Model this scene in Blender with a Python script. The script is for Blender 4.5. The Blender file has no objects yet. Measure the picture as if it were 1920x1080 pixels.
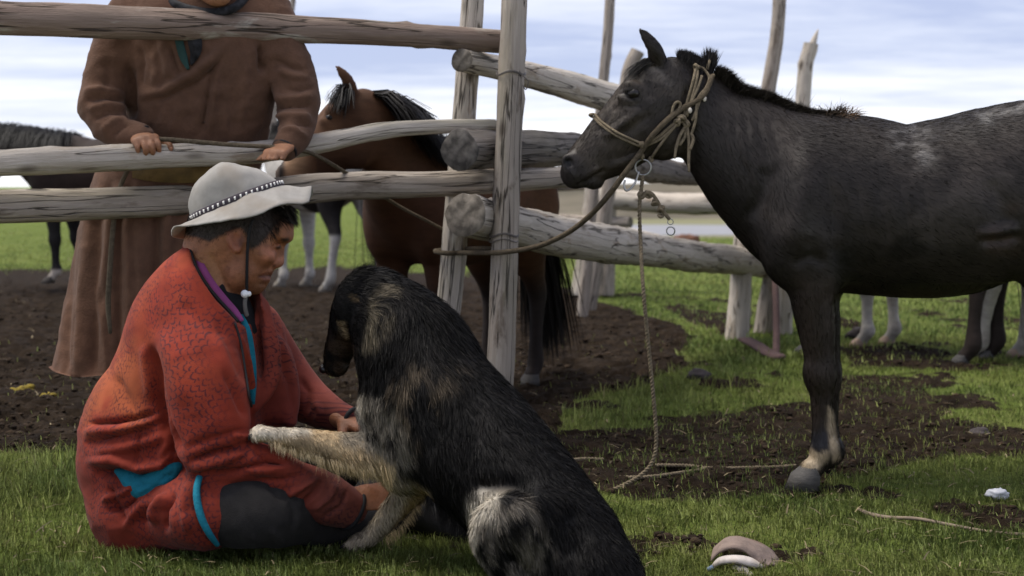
import bpy, math, random
import numpy as np

# ------------------------------------------------------------------ camera, sky, sun, exposure
SC = bpy.context.scene
F, CX, HY, H = 2667.0, 960.0, 350.0, 0.9          # focal length in photo pixels, centre column, horizon row, eye height
cam_d = bpy.data.cameras.new('camera'); cam = bpy.data.objects.new('camera', cam_d)
SC.collection.objects.link(cam); SC.camera = cam
cam.location = (0, 0, H); cam.rotation_euler = (math.radians(90), 0, 0)
cam_d.sensor_width = 36.0; cam_d.lens = 36.0 * F / 1920.0
cam_d.shift_y = -(540.0 - HY) / 1920.0
cam_d.clip_start = 0.05; cam_d.clip_end = 6000.0
cam_d.dof.use_dof = True; cam_d.dof.focus_distance = 3.75; cam_d.dof.aperture_fstop = 4.0

SC.view_settings.view_transform = 'Standard'; SC.view_settings.look = 'None'
SC.view_settings.exposure = 0.58; SC.view_settings.gamma = 1.0
SUN_EL, SUN_AZ = 66.0, -80.0                       # azimuth measured from +Y towards +X (negative: left)
W = bpy.data.worlds.new('World'); SC.world = W; W.use_nodes = True
def build_world():
    nt = W.node_tree; N = nt.nodes; L = nt.links
    for n in list(N): N.remove(n)
    out = N.new('ShaderNodeOutputWorld'); bg = N.new('ShaderNodeBackground')
    sky = N.new('ShaderNodeTexSky'); sky.sky_type = 'NISHITA'; sky.sun_disc = False
    sky.sun_elevation = math.radians(SUN_EL); sky.sun_rotation = math.radians(SUN_AZ)
    sky.altitude = 1200; sky.air_density = 1.0; sky.dust_density = 0.6; sky.ozone_density = 1.6
    tc = N.new('ShaderNodeTexCoord'); sep = N.new('ShaderNodeSeparateXYZ')
    L.new(tc.outputs['Generated'], sep.inputs[0])
    def math_(op, a, b=None, c=None, clamp=False):
        m = N.new('ShaderNodeMath'); m.operation = op; m.use_clamp = clamp
        for i, v in enumerate((a, b, c)):
            if v is None: continue
            if isinstance(v, (int, float)): m.inputs[i].default_value = v
            else: L.new(v, m.inputs[i])
        return m.outputs[0]
    z = math_('MAXIMUM', sep.outputs[2], 0.0)
    iz = math_('DIVIDE', 1.0, math_('ADD', z, 0.055))
    u = math_('MULTIPLY', sep.outputs[0], iz); v = math_('MULTIPLY', sep.outputs[1], iz)
    def noise(scale, su, sv, det, rough, off):
        c = N.new('ShaderNodeCombineXYZ')
        L.new(math_('MULTIPLY', u, su), c.inputs[0]); L.new(math_('MULTIPLY_ADD', v, sv, off), c.inputs[1])
        t = N.new('ShaderNodeTexNoise'); t.inputs['Scale'].default_value = scale
        t.inputs['Detail'].default_value = det; t.inputs['Roughness'].default_value = rough
        t.inputs['Distortion'].default_value = 0.35
        L.new(c.outputs[0], t.inputs['Vector']); return t.outputs['Fac']
    n1 = noise(0.50, 0.62, 1.15, 8, 0.62, 3.1)
    n2 = noise(1.1, 0.55, 1.0, 7, 0.6, 11.7)
    # towards the horizon the sheet of cloud closes up and gets bright
    hz = math_('SUBTRACT', 1.0, math_('MULTIPLY', z, 10.5), clamp=True)
    f = math_('ADD', math_('MULTIPLY', n1, 1.0), math_('MULTIPLY', n2, 0.5))
    f = math_('ADD', f, math_('MULTIPLY', hz, 0.36))
    cov = math_('MULTIPLY', math_('SUBTRACT', f, 0.77), 3.0, clamp=True)
    cr = N.new('ShaderNodeMix'); cr.data_type = 'RGBA'
    L.new(math_('MULTIPLY', math_('SUBTRACT', f, 0.66), 2.1, clamp=True), cr.inputs[0])
    cr.inputs[6].default_value = (2.95, 3.25, 4.6, 1); cr.inputs[7].default_value = (7.4, 7.4, 7.5, 1)
    mx = N.new('ShaderNodeMix'); mx.data_type = 'RGBA'
    L.new(math_('MULTIPLY_ADD', cov, 0.14, 0.86), mx.inputs[0])
    L.new(sky.outputs[0], mx.inputs[6]); L.new(cr.outputs[2], mx.inputs[7])
    L.new(mx.outputs[2], bg.inputs['Color']); bg.inputs['Strength'].default_value = 0.122
    L.new(bg.outputs[0], out.inputs[0])
build_world()
sun_d = bpy.data.lights.new('sun', 'SUN'); sun = bpy.data.objects.new('sun', sun_d); SC.collection.objects.link(sun)
sun_d.energy = 3.3; sun_d.angle = math.radians(40); sun_d.color = (1.0, 0.94, 0.84)
def aim_sun():
    from mathutils import Vector
    e, a = math.radians(SUN_EL), math.radians(SUN_AZ)
    d = Vector((math.sin(a) * math.cos(e), math.cos(a) * math.cos(e), math.sin(e)))
    sun.rotation_euler = d.to_track_quat('Z', 'Y').to_euler()
aim_sun()

# ------------------------------------------------------------------ toolkit
rng = np.random.default_rng(11)
f32 = np.float32
def P(px, py, d): return np.array([(px - CX) / F * d, d, H - (py - HY) / F * d])
def G(px, py):
    d = H * F / (py - HY); return np.array([(px - CX) / F * d, d, 0.0])
def pix(V):
    return CX + F * V[:, 0] / V[:, 1], HY + F * (H - V[:, 2]) / V[:, 1]
def sst(a, b, x):
    t = np.clip((x - a) / (b - a), 0, 1); return t * t * (3 - 2 * t)
def lin(c):
    c = np.asarray(c, float) / 255.0
    return np.where(c <= 0.04045, c / 12.92, ((c + 0.055) / 1.055) ** 2.4)

_P = np.random.default_rng(3).random(4096).astype(f32)
def vnoise(p, seed=0):
    p = np.asarray(p, float); i = np.floor(p).astype(np.int64); t = p - i; t = t * t * (3 - 2 * t)
    r = 0
    for dx in (0, 1):
        wx = t[:, 0] if dx else 1 - t[:, 0]
        for dy in (0, 1):
            wy = t[:, 1] if dy else 1 - t[:, 1]
            for dz in (0, 1):
                wz = t[:, 2] if dz else 1 - t[:, 2]
                hsh = ((i[:, 0] + dx) * 73856093 ^ (i[:, 1] + dy) * 19349663 ^ (i[:, 2] + dz) * 83492791 ^ (seed * 2654435 + 12345))
                hsh = (hsh ^ (hsh >> 13)) * 1274126177
                r = r + wx * wy * wz * _P[(hsh ^ (hsh >> 16)) & 4095]
    return r
def fbm(p, octs=4, gain=0.5, seed=0):
    p = np.asarray(p, float); a, s, r = 1.0, 0.0, 0
    for o in range(octs):
        r = r + a * vnoise(p * 2.03 ** o + 17.3 * o, seed + o); s += a; a *= gain
    return r / s                                     # 0..1

def catmull(A, n):
    A = np.asarray(A, float)
    if len(A) < 3 or n <= 1:
        if n <= 1: return A
        out = []
        for i in range(len(A) - 1):
            for t in np.arange(n) / n: out.append(A[i] * (1 - t) + A[i + 1] * t)
        return np.array(out + [A[-1]])
    B = np.vstack([2 * A[0] - A[1], A, 2 * A[-1] - A[-2]]); out = []
    for i in range(1, len(B) - 2):
        p0, p1, p2, p3 = B[i - 1], B[i], B[i + 1], B[i + 2]
        for t in np.arange(n) / n:
            out.append(0.5 * (2 * p1 + (p2 - p0) * t + (2 * p0 - 5 * p1 + 4 * p2 - p3) * t * t + (3 * p1 - p0 - 3 * p2 + p3) * t ** 3))
    out.append(A[-1]); return np.array(out)

class Field:
    """Signed distance grid: smooth unions of tapered elliptical limbs and ellipsoids, turned into one skin."""
    def __init__(s, lo, hi, h):
        s.lo = np.array(lo, float); s.h = h
        n = np.ceil((np.array(hi, float) - s.lo) / h).astype(int) + 1
        s.n = n; s.f = np.full(n, 0.3, f32)
        s.ax = [(s.lo[i] + h * np.arange(n[i])).astype(f32) for i in range(3)]
    def block(s, lo, hi):
        a = np.clip(np.floor((np.asarray(lo) - s.lo) / s.h).astype(int), 0, s.n)
        b = np.clip(np.ceil((np.asarray(hi) - s.lo) / s.h).astype(int) + 1, 0, s.n)
        sl = tuple(slice(a[i], b[i]) for i in range(3))
        return sl, s.ax[0][sl[0]][:, None, None], s.ax[1][sl[1]][None, :, None], s.ax[2][sl[2]][None, None, :]
    def merge(s, sl, d, k, op):
        f = s.f[sl]
        if op == 'sub': f = -f
        g = d
        if k > 0:
            hh = np.maximum(k - np.abs(f - g), 0) / k
            r = np.minimum(f, g) - hh * hh * (k * 0.25)
        else: r = np.minimum(f, g)
        s.f[sl] = -r if op == 'sub' else r
    @staticmethod
    def _ell(q, r):
        e = [q[i] / r[i] for i in range(3)]
        k0 = np.sqrt(e[0] ** 2 + e[1] ** 2 + e[2] ** 2)
        k1 = np.sqrt((e[0] / r[0]) ** 2 + (e[1] / r[1]) ** 2 + (e[2] / r[2]) ** 2)
        return (k0 * (k0 - 1) / np.maximum(k1, 1e-6)).astype(f32)
    def ell(s, c, r, axes=None, k=0.02, op='add'):
        c = np.asarray(c, float); r = np.asarray(r, float); m = r.max() + k + 2 * s.h
        sl, X, Y, Z = s.block(c - m, c + m)
        if min(X.size, Y.size, Z.size) == 0: return
        x, y, z = X - f32(c[0]), Y - f32(c[1]), Z - f32(c[2])
        if axes is None: q = [x + 0 * y + 0 * z, y + 0 * x + 0 * z, z + 0 * x + 0 * y]
        else:
            A = [np.asarray(a, float) / np.linalg.norm(a) for a in axes]
            q = [x * f32(a[0]) + y * f32(a[1]) + z * f32(a[2]) for a in A]
        if q[0].size: s.merge(sl, s._ell(q, r), k, op)
    def chain(s, pts, k=0.02, n=5, op='add', side=(0, 1, 0)):
        """pts rows: x y z ra rb  (ra: half-size across the limb in the side view, rb: half-size along 'side')"""
        A = catmull(np.array(pts, float), n); A[:, 3:] = np.maximum(A[:, 3:], 1e-3)
        R = A[:, 3:5].max(1); m = k + 3 * s.h
        lo = A[:, :3].min(0) - R.max() - m - s.h; hi = A[:, :3].max(0) + R.max() + m + s.h
        sl, X, Y, Z = s.block(lo, hi)
        shp = (X.shape[0], Y.shape[1], Z.shape[2])
        if min(shp) == 0: return
        T = np.full(shp, 0.3, f32)
        off = [sl[i].start for i in range(3)]
        side = np.asarray(side, float)
        for i in range(len(A) - 1):
            p0, p1 = A[i, :3], A[i + 1, :3]; ab = p1 - p0; L2 = ab @ ab
            if L2 < 1e-10: continue
            r = max(R[i], R[i + 1]) + m
            b2, x, y, z = s.block(np.minimum(p0, p1) - r, np.maximum(p0, p1) + r)
            if min(x.size, y.size, z.size) == 0: continue
            w = ab / math.sqrt(L2); sd = side - w * (side @ w)
            if np.linalg.norm(sd) < 0.15: sd = np.array([1., 0, 0]) - w * w[0]
            sd /= np.linalg.norm(sd); up = np.cross(w, sd)
            x = x - f32(p0[0]); y = y - f32(p0[1]); z = z - f32(p0[2])
            dot = lambda v: x * f32(v[0]) + y * f32(v[1]) + z * f32(v[2])
            wl = dot(w); L = math.sqrt(L2); t = np.clip(wl / L, 0, 1)
            ra = A[i, 3] + t * (A[i + 1, 3] - A[i, 3]); rb = A[i, 4] + t * (A[i + 1, 4] - A[i, 4])
            q = [dot(up), dot(sd), wl - t * L]
            d = s._ell(q, [ra, rb, np.minimum(ra, rb)])
            tt = tuple(slice(b2[j].start - off[j], b2[j].stop - off[j]) for j in range(3))
            T[tt] = np.minimum(T[tt], d)
        s.merge(sl, T, k, op)
    def mesh(s, smooth=2):
        f = s.f; b = (f < 0); b[[0, -1]] = False; b[:, [0, -1]] = False; b[:, :, [0, -1]] = False
        f = np.where(b == (f < 0), f, np.abs(f) + 1e-4)
        c = np.zeros(np.array(f.shape) - 1, np.int8); offs = [(i, j, k) for i in (0, 1) for j in (0, 1) for k in (0, 1)]
        nx, ny, nz = c.shape
        for o in offs: c += b[o[0]:o[0] + nx, o[1]:o[1] + ny, o[2]:o[2] + nz]
        mixed = (c > 0) & (c < 8); idx = np.argwhere(mixed)
        vid = np.full(c.shape, -1, np.int32); vid[mixed] = np.arange(len(idx))
        val = np.stack([f[idx[:, 0] + o[0], idx[:, 1] + o[1], idx[:, 2] + o[2]] for o in offs], 1)
        S = np.zeros((len(idx), 3)); C = np.zeros(len(idx))
        for a in range(8):
            for e in range(a + 1, 8):
                d = np.array(offs[e]) - np.array(offs[a])
                if np.abs(d).sum() != 1: continue
                fa, fb = val[:, a], val[:, e]; m = (fa < 0) != (fb < 0)
                t = np.where(m, fa / np.where(m, fa - fb, 1), 0)
                S += m[:, None] * (np.array(offs[a]) + t[:, None] * d); C += m
        V = s.lo + s.h * (idx + S / C[:, None]); Q = []
        for ax in range(3):
            sh = [slice(None)] * 3; s0 = list(sh); s1 = list(sh); s0[ax] = slice(0, -1); s1[ax] = slice(1, None)
            e = np.argwhere(b[tuple(s0)] != b[tuple(s1)])
            u, v = (ax + 1) % 3, (ax + 2) % 3
            ok = (e[:, u] > 0) & (e[:, v] > 0) & (e[:, u] < f.shape[u] - 1) & (e[:, v] < f.shape[v] - 1); e = e[ok]
            q = []
            for du, dv in ((-1, -1), (0, -1), (0, 0), (-1, 0)):
                g = e.copy(); g[:, u] += du; g[:, v] += dv; q.append(vid[g[:, 0], g[:, 1], g[:, 2]])
            q = np.stack(q, 1); fl = ~b[e[:, 0], e[:, 1], e[:, 2]]
            q[fl] = q[fl][:, ::-1]; Q.append(q)
        Q = np.vstack(Q); Q = Q[(Q >= 0).all(1)]
        return relax(V, Q, smooth), Q

def relax(V, Q, it=1, w=None):
    E = np.vstack([Q[:, [i, (i + 1) % Q.shape[1]]] for i in range(Q.shape[1])]); n = len(V)
    cnt = np.maximum(np.bincount(E.ravel(), minlength=n), 1)
    for _ in range(it):
        for lam in (0.55, -0.50):
            A = np.stack([np.bincount(E[:, 0], V[E[:, 1], j], n) + np.bincount(E[:, 1], V[E[:, 0], j], n) for j in range(3)], 1) / cnt[:, None]
            D = (A - V) * lam
            V = V + (D if w is None else D * w[:, None])
    return V
def vnormals(V, Q):
    N = np.zeros_like(V)
    n = np.cross(V[Q[:, 2]] - V[Q[:, 0]], V[Q[:, -1]] - V[Q[:, 1]]) if Q.shape[1] == 4 else np.cross(V[Q[:, 1]] - V[Q[:, 0]], V[Q[:, 2]] - V[Q[:, 0]])
    for j in range(Q.shape[1]):
        for c in range(3): N[:, c] += np.bincount(Q[:, j], n[:, c], len(V))
    return N / np.maximum(np.linalg.norm(N, axis=1), 1e-9)[:, None]

def seg_dist(px, py, poly):
    """distance (pixels) to a polyline, signed side and position along it (0..1)"""
    A = np.asarray(poly, float); L = np.r_[0, np.cumsum(np.hypot(*(A[1:] - A[:-1]).T))]
    best = np.full(px.shape, 1e9); sg = np.zeros(px.shape); tt = np.zeros(px.shape)
    for i in range(len(A) - 1):
        ab = A[i + 1] - A[i]; l2 = ab @ ab
        x, y = px - A[i, 0], py - A[i, 1]; t = np.clip((x * ab[0] + y * ab[1]) / l2, 0, 1)
        d = np.hypot(x - t * ab[0], y - t * ab[1]); m = d < best
        best = np.where(m, d, best); sg = np.where(m, np.sign(ab[0] * y - ab[1] * x), sg)
        tt = np.where(m, (L[i] + t * math.sqrt(l2)) / L[-1], tt)
    return best, sg, tt
def in_poly(px, py, poly):
    A = np.asarray(poly, float); c = np.zeros(px.shape, bool); j = len(A) - 1
    for i in range(len(A)):
        xi, yi, xj, yj = A[i, 0], A[i, 1], A[j, 0], A[j, 1]
        c ^= ((yi > py) != (yj > py)) & (px < (xj - xi) * (py - yi) / (yj - yi + 1e-12) + xi); j = i
    return c
def poly_mask(px, py, poly, soft):
    """1 inside, 0 outside, soft edge of the given half-width in pixels"""
    A = np.asarray(poly, float); d, _, _ = seg_dist(px, py, np.vstack([A, A[:1]]))
    s = np.where(in_poly(px, py, A), d, -d); return sst(-soft, soft, s)

def blend(C, m, c): return C * (1 - m[:, None]) + m[:, None] * np.asarray(c)
def fold(V, N, poly, w, amp, near=None, sharp=0.0, facing=0.0, taper=0.25):
    """push the skin out (amp>0) or in (amp<0) along a line drawn on it; w in pixels, amp in metres"""
    px, py = pix(V); x0, y0 = np.min(poly, 0) - 4 * w; x1, y1 = np.max(poly, 0) + 4 * w
    m = (px > x0) & (px < x1) & (py > y0) & (py < y1)
    if near is not None: m &= (V[:, 1] > near[0]) & (V[:, 1] < near[1])
    i = np.where(m)[0]
    if not len(i): return
    view = V[i] - np.array([0, 0, H]); view /= np.linalg.norm(view, axis=1)[:, None]
    fc = sst(facing - 0.15, facing + 0.25, -(N[i] * view).sum(1))
    d, sg, t = seg_dist(px[i], py[i], poly); d = d * sg
    prof = np.exp(-(d / w) ** 2) - sharp * np.exp(-((d - 1.5 * w) / (0.7 * w)) ** 2)
    if taper > 0: prof = prof * sst(0, taper, t) * sst(0, taper, 1 - t) if taper < 0.5 else prof
    V[i] += N[i] * (prof * fc * amp)[:, None]

# ------------------------------------------------------------------ objects
COL = SC.collection
def link(o): COL.objects.link(o); return o
def tag(o, label=None, cat=None, group=None, kind=None):
    for k, v in (('label', label), ('category', cat), ('group', group), ('kind', kind)):
        if v: o[k] = v
    return o
def thing(name, loc, label, cat, group=None):
    o = link(bpy.data.objects.new(name, None)); o.empty_display_size = 0.1
    o.location = tuple(float(v) for v in loc); return tag(o, label, cat, group)
def origin(o):
    p = np.zeros(3)
    while o is not None: p += np.array(o.location); o = o.parent
    return p
def raw_mesh(name, V, faces):
    me = bpy.data.meshes.new(name); V = np.asarray(V, float)
    fl = [np.asarray(f, np.int32) for f in (faces if isinstance(faces, (list, tuple)) else [faces]) if len(f)]
    me.vertices.add(len(V)); me.vertices.foreach_set('co', V.astype(f32).ravel())
    lv = np.concatenate([f.ravel() for f in fl]); tot = np.concatenate([np.full(len(f), f.shape[1], np.int32) for f in fl])
    st = np.r_[0, np.cumsum(tot)[:-1]].astype(np.int32)
    me.loops.add(len(lv)); me.loops.foreach_set('vertex_index', lv)
    me.polygons.add(len(tot)); me.polygons.foreach_set('loop_start', st)
    me.update(calc_edges=True); me.validate()
    return me
def mk(name, V, faces, mat, parent=None, col=None, smooth=True, mats=None, midx=None, loc=None, attrs=None):
    V = np.asarray(V, float)
    base = origin(parent) if parent is not None else (np.asarray(loc, float) if loc is not None else np.zeros(3))
    me = raw_mesh(name, V - base, faces)
    if smooth: me.polygons.foreach_set('use_smooth', np.ones(len(me.polygons), bool))
    if col is not None:
        a = me.attributes.new('Col', 'FLOAT_COLOR', 'POINT')
        c = np.ones((len(V), 4), f32); c[:, :3] = col; a.data.foreach_set('color', c.ravel())
    for k, v in (attrs or {}).items():
        a = me.attributes.new(k, 'FLOAT', 'POINT'); a.data.foreach_set('value', np.asarray(v, f32))
    for m in (mats or [mat]): me.materials.append(m)
    if midx is not None: me.polygons.foreach_set('material_index', np.asarray(midx, np.int32))
    o = link(bpy.data.objects.new(name, me))
    if parent is not None: o.parent = parent
    elif loc is not None: o.location = tuple(float(v) for v in loc)
    return o
def copy_tree(o, parent=None):
    c = o.copy(); COL.objects.link(c)
    if parent is not None: c.parent = parent
    for ch in list(o.children): copy_tree(ch, c)
    return c
def join(parts):
    """[(V, faces), ...] -> one (V, [quads, tris])"""
    Vs, q, t, off = [], [], [], 0
    for V, fs in parts:
        Vs.append(np.asarray(V, float))
        for f in (fs if isinstance(fs, (list, tuple)) else [fs]):
            f = np.asarray(f, np.int64)
            if not len(f): continue
            (q if f.shape[1] == 4 else t).append(f + off)
        off += len(V)
    return np.vstack(Vs), [np.vstack(x) for x in (q, t) if x]

def tube(pts, r, seg=8, n=6, cap=True, ecc=None):
    """round tube through points with radius per point (rotation-minimising frame)"""
    A = np.asarray(pts, float); r = np.broadcast_to(np.asarray(r, float), (len(A),))
    B = catmull(np.c_[A, r], n); C, R = B[:, :3], np.maximum(B[:, 3], 1e-4); m = len(C)
    T = np.gradient(C, axis=0); T /= np.maximum(np.linalg.norm(T, axis=1), 1e-9)[:, None]
    u = np.cross(T[0], [0.13, 0.21, 0.97]);
    if np.linalg.norm(u) < 0.1: u = np.cross(T[0], [1, 0, 0])
    u /= np.linalg.norm(u); a = np.arange(seg) * 2 * math.pi / seg; V = []
    for i in range(m):
        u = u - T[i] * (u @ T[i]); u /= np.linalg.norm(u); v = np.cross(T[i], u)
        V.append(C[i] + R[i] * (np.cos(a)[:, None] * u + np.sin(a)[:, None] * v))
    V = np.vstack(V); i = np.arange(m - 1)[:, None] * seg; j = np.arange(seg)[None]; k = (j + 1) % seg
    Q = np.stack([i + j, i + k, i + seg + k, i + seg + j], -1).reshape(-1, 4); fs = [Q]
    if cap:
        n0 = len(V); V = np.vstack([V, C[0] - T[0] * R[0] * 0.5, C[-1] + T[-1] * R[-1] * 0.5]); jj = np.arange(seg); kk = (jj + 1) % seg; e = (m - 1) * seg
        fs.append(np.vstack([np.stack([kk, jj, np.full(seg, n0)], 1), np.stack([e + jj, e + kk, np.full(seg, n0 + 1)], 1)]))
    return V, fs
def torus(c, axis, R, r, seg=20, s2=6):
    axis = np.asarray(axis, float) / np.linalg.norm(axis); u = np.cross(axis, [0.3, 0.5, 0.81]); u /= np.linalg.norm(u); v = np.cross(axis, u)
    a = np.arange(seg) * 2 * math.pi / seg; b = np.arange(s2) * 2 * math.pi / s2; V = []
    for t in a:
        d = math.cos(t) * u + math.sin(t) * v
        for w in b: V.append(np.asarray(c) + d * (R + r * math.cos(w)) + axis * r * math.sin(w))
    i, j = np.meshgrid(np.arange(seg), np.arange(s2), indexing='ij'); k = (i + 1) % seg; l = (j + 1) % s2
    return np.array(V), np.stack([i * s2 + j, k * s2 + j, k * s2 + l, i * s2 + l], -1).reshape(-1, 4)

def strands(V, Q, n, dens, length, dirf, width, colf, segs=2, lift=0.35, curl=0.0, seed=1, droop=0.0, offset=0.0, nj=0.32):
    """hairs as thin tapering ribbons rooted on a skin; dens/length/colf work on root positions"""
    r = np.random.default_rng(seed); N = vnormals(V, Q)
    T = np.vstack([Q[:, :3], Q[:, [0, 2, 3]]]) if Q.shape[1] == 4 else Q
    ctr = V[T].mean(1); ar = np.linalg.norm(np.cross(V[T[:, 1]] - V[T[:, 0]], V[T[:, 2]] - V[T[:, 0]]), axis=1) * np.maximum(dens(ctr, N[T[:, 0]]), 0)
    p = ar / ar.sum(); k = r.choice(len(T), n, p=p)
    b = r.random((n, 2)); fl = b.sum(1) > 1; b[fl] = 1 - b[fl]; w = np.c_[1 - b.sum(1), b]
    R = (V[T[k]] * w[:, :, None]).sum(1); NN = (N[T[k]] * w[:, :, None]).sum(1); NN /= np.linalg.norm(NN, axis=1)[:, None]
    D = dirf(R, NN); D = D - NN * (D * NN).sum(1)[:, None]; D /= np.maximum(np.linalg.norm(D, axis=1), 1e-6)[:, None]
    L = length(R, NN) * (0.65 + 0.7 * r.random(n))
    D = D + r.normal(0, 0.16, (n, 3)) + curl * (np.stack([fbm(R * 22 + i * 9.1, 2, seed=i) for i in range(3)], 1) - 0.5)
    D = D - NN * (D * NN).sum(1)[:, None]; D /= np.maximum(np.linalg.norm(D, axis=1), 1e-6)[:, None]; lift = lift * r.uniform(.5, 1.5, (n, 1)); D0 = D * 1.0 + NN * lift; D0 /= np.linalg.norm(D0, axis=1)[:, None]
    side = np.cross(D, NN * 0.6 + r.normal(0, 0.5, (n, 3))); side /= np.maximum(np.linalg.norm(side, axis=1), 1e-6)[:, None]
    pts = [R - NN * 0.0015 + NN * offset]
    for s in range(segs):
        t = (s + 1) / segs; g_ = np.array([0, 0, -1.0]) - NN * (-NN[:, 2:]); dd = D + NN * (lift * (1.25 - 0.8 * t)) + g_ * (droop * t); dd /= np.linalg.norm(dd, axis=1)[:, None]
        pts.append(pts[-1] + dd * (L / segs)[:, None])
    rows = []
    for s in range(segs): ww = width * (1 - 0.35 * s / segs); rows += [pts[s] - side * ww, pts[s] + side * ww]
    rows.append(pts[-1]); per = len(rows)
    VV = np.stack(rows, 1).reshape(-1, 3); base = np.arange(n)[:, None] * per
    Qs = [base + np.array([2 * s, 2 * s + 1, 2 * s + 3, 2 * s + 2]) for s in range(segs - 1)]
    fs = [np.vstack(Qs)] if Qs else []
    fs.append(base + np.array([2 * segs - 2, 2 * segs - 1, 2 * segs]))
    C = np.repeat(colf(R, r), per, 0); NV = np.repeat(NN * 0.8 + D * 0.15 + r.normal(0, nj, (n, 3)), per, 0)
    NV /= np.linalg.norm(NV, axis=1)[:, None]
    return VV, fs, C, NV
def set_normals(o, NV):
    o.data.normals_split_custom_set_from_vertices(NV.astype(f32).tolist())

# ------------------------------------------------------------------ materials
def mat(name, color=None, rough=0.8, spec=0.3, attr=None, var=0.25, vscale=8.0, vdet=5, bump=0.0, bscale=60.0, stretch=(1, 1, 1),
        dark=None, metallic=0.0, sheen=0.0, bump2=None, trans=0.0, coords='Object'):
    m = bpy.data.materials.new(name); m.use_nodes = True; nt = m.node_tree; N, L = nt.nodes, nt.links
    b = N['Principled BSDF']; b.inputs['Roughness'].default_value = rough; b.inputs['Specular IOR Level'].default_value = spec
    b.inputs['Metallic'].default_value = metallic
    if sheen: b.inputs['Sheen Weight'].default_value = sheen; b.inputs['Sheen Roughness'].default_value = 0.5
    tc = N.new('ShaderNodeTexCoord'); mp = N.new('ShaderNodeMapping'); mp.inputs['Scale'].default_value = stretch
    L.new(tc.outputs[coords], mp.inputs[0])
    if attr: src = N.new('ShaderNodeAttribute'); src.attribute_name = attr; col = src.outputs['Color']
    else: src = N.new('ShaderNodeRGB'); src.outputs[0].default_value = (*color, 1); col = src.outputs[0]
    if var > 0:
        n = N.new('ShaderNodeTexNoise'); n.inputs['Scale'].default_value = vscale; n.inputs['Detail'].default_value = vdet; n.inputs['Roughness'].default_value = 0.62
        L.new(mp.outputs[0], n.inputs['Vector'])
        mr = N.new('ShaderNodeMapRange'); mr.inputs[1].default_value = 0.3; mr.inputs[2].default_value = 0.7
        mr.inputs[3].default_value = 1 - var; mr.inputs[4].default_value = 1 + var; L.new(n.outputs['Fac'], mr.inputs[0])
        mx = N.new('ShaderNodeMix'); mx.data_type = 'RGBA'; mx.blend_type = 'MULTIPLY'; mx.inputs[0].default_value = 1
        L.new(col, mx.inputs[6]); L.new(mr.outputs[0], mx.inputs[7]); col = mx.outputs[2]
        if dark is not None:
            n2 = N.new('ShaderNodeTexNoise'); n2.inputs['Scale'].default_value = vscale * 0.45; n2.inputs['Detail'].default_value = 6; L.new(mp.outputs[0], n2.inputs['Vector'])
            r2 = N.new('ShaderNodeMapRange'); r2.inputs[1].default_value = 0.5; r2.inputs[2].default_value = 0.72; L.new(n2.outputs['Fac'], r2.inputs[0])
            m2 = N.new('ShaderNodeMix'); m2.data_type = 'RGBA'; L.new(r2.outputs[0], m2.inputs[0]); L.new(col, m2.inputs[6]); m2.inputs[7].default_value = (*dark, 1); col = m2.outputs[2]
    L.new(col, b.inputs['Base Color'])
    if bump > 0:
        nb = N.new('ShaderNodeTexNoise'); nb.inputs['Scale'].default_value = bscale; nb.inputs['Detail'].default_value = 5; nb.inputs['Roughness'].default_value = 0.6
        L.new(mp.outputs[0], nb.inputs['Vector'])
        bp = N.new('ShaderNodeBump'); bp.inputs['Strength'].default_value = bump; bp.inputs['Distance'].default_value = 0.01
        L.new(nb.outputs['Fac'], bp.inputs['Height']); L.new(bp.outputs[0], b.inputs['Normal'])
    if trans > 0:
        tr = N.new('ShaderNodeBsdfTranslucent'); L.new(col, tr.inputs[0]); ms = N.new('ShaderNodeMixShader'); ms.inputs[0].default_value = trans
        L.new(b.outputs[0], ms.inputs[1]); L.new(tr.outputs[0], ms.inputs[2]); L.new(ms.outputs[0], N['Material Output'].inputs[0])
    return m
# ------------------------------------------------------------------ ground, valley, river, hills
MUD = [
 ([(-500, 505), (0, 507), (400, 505), (640, 500), (900, 518), (1040, 530), (1100, 558), (1180, 578), (1245, 605), (1300, 648), (1292, 690),
   (1200, 722), (1105, 742), (1062, 765), (1040, 800), (1030, 850), (900, 900), (700, 905), (400, 880), (150, 852), (0, 862), (-500, 880)], 1.0, 10),
 ([(1030, 795), (1200, 800), (1350, 765), (1500, 742), (1560, 732), (1690, 742), (1800, 785), (1920, 800), (2200, 815), (2200, 850), (1800, 858),
   (1700, 880), (1550, 905), (1400, 918), (1200, 915), (1060, 905)], 0.74, 20),
 ([(1560, 648), (1700, 650), (1800, 664), (1780, 692), (1590, 690)], 0.85, 12),
 ([(1235, 565), (1330, 580), (1400, 600), (1390, 645), (1300, 612)], 0.7, 9),
 ([(1570, 700), (1730, 705), (1740, 770), (1570, 775)], 0.6, 18),
 ([(880, 505), (960, 500), (1040, 520), (1000, 545), (880, 540)], 0.8, 10),
]
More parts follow.
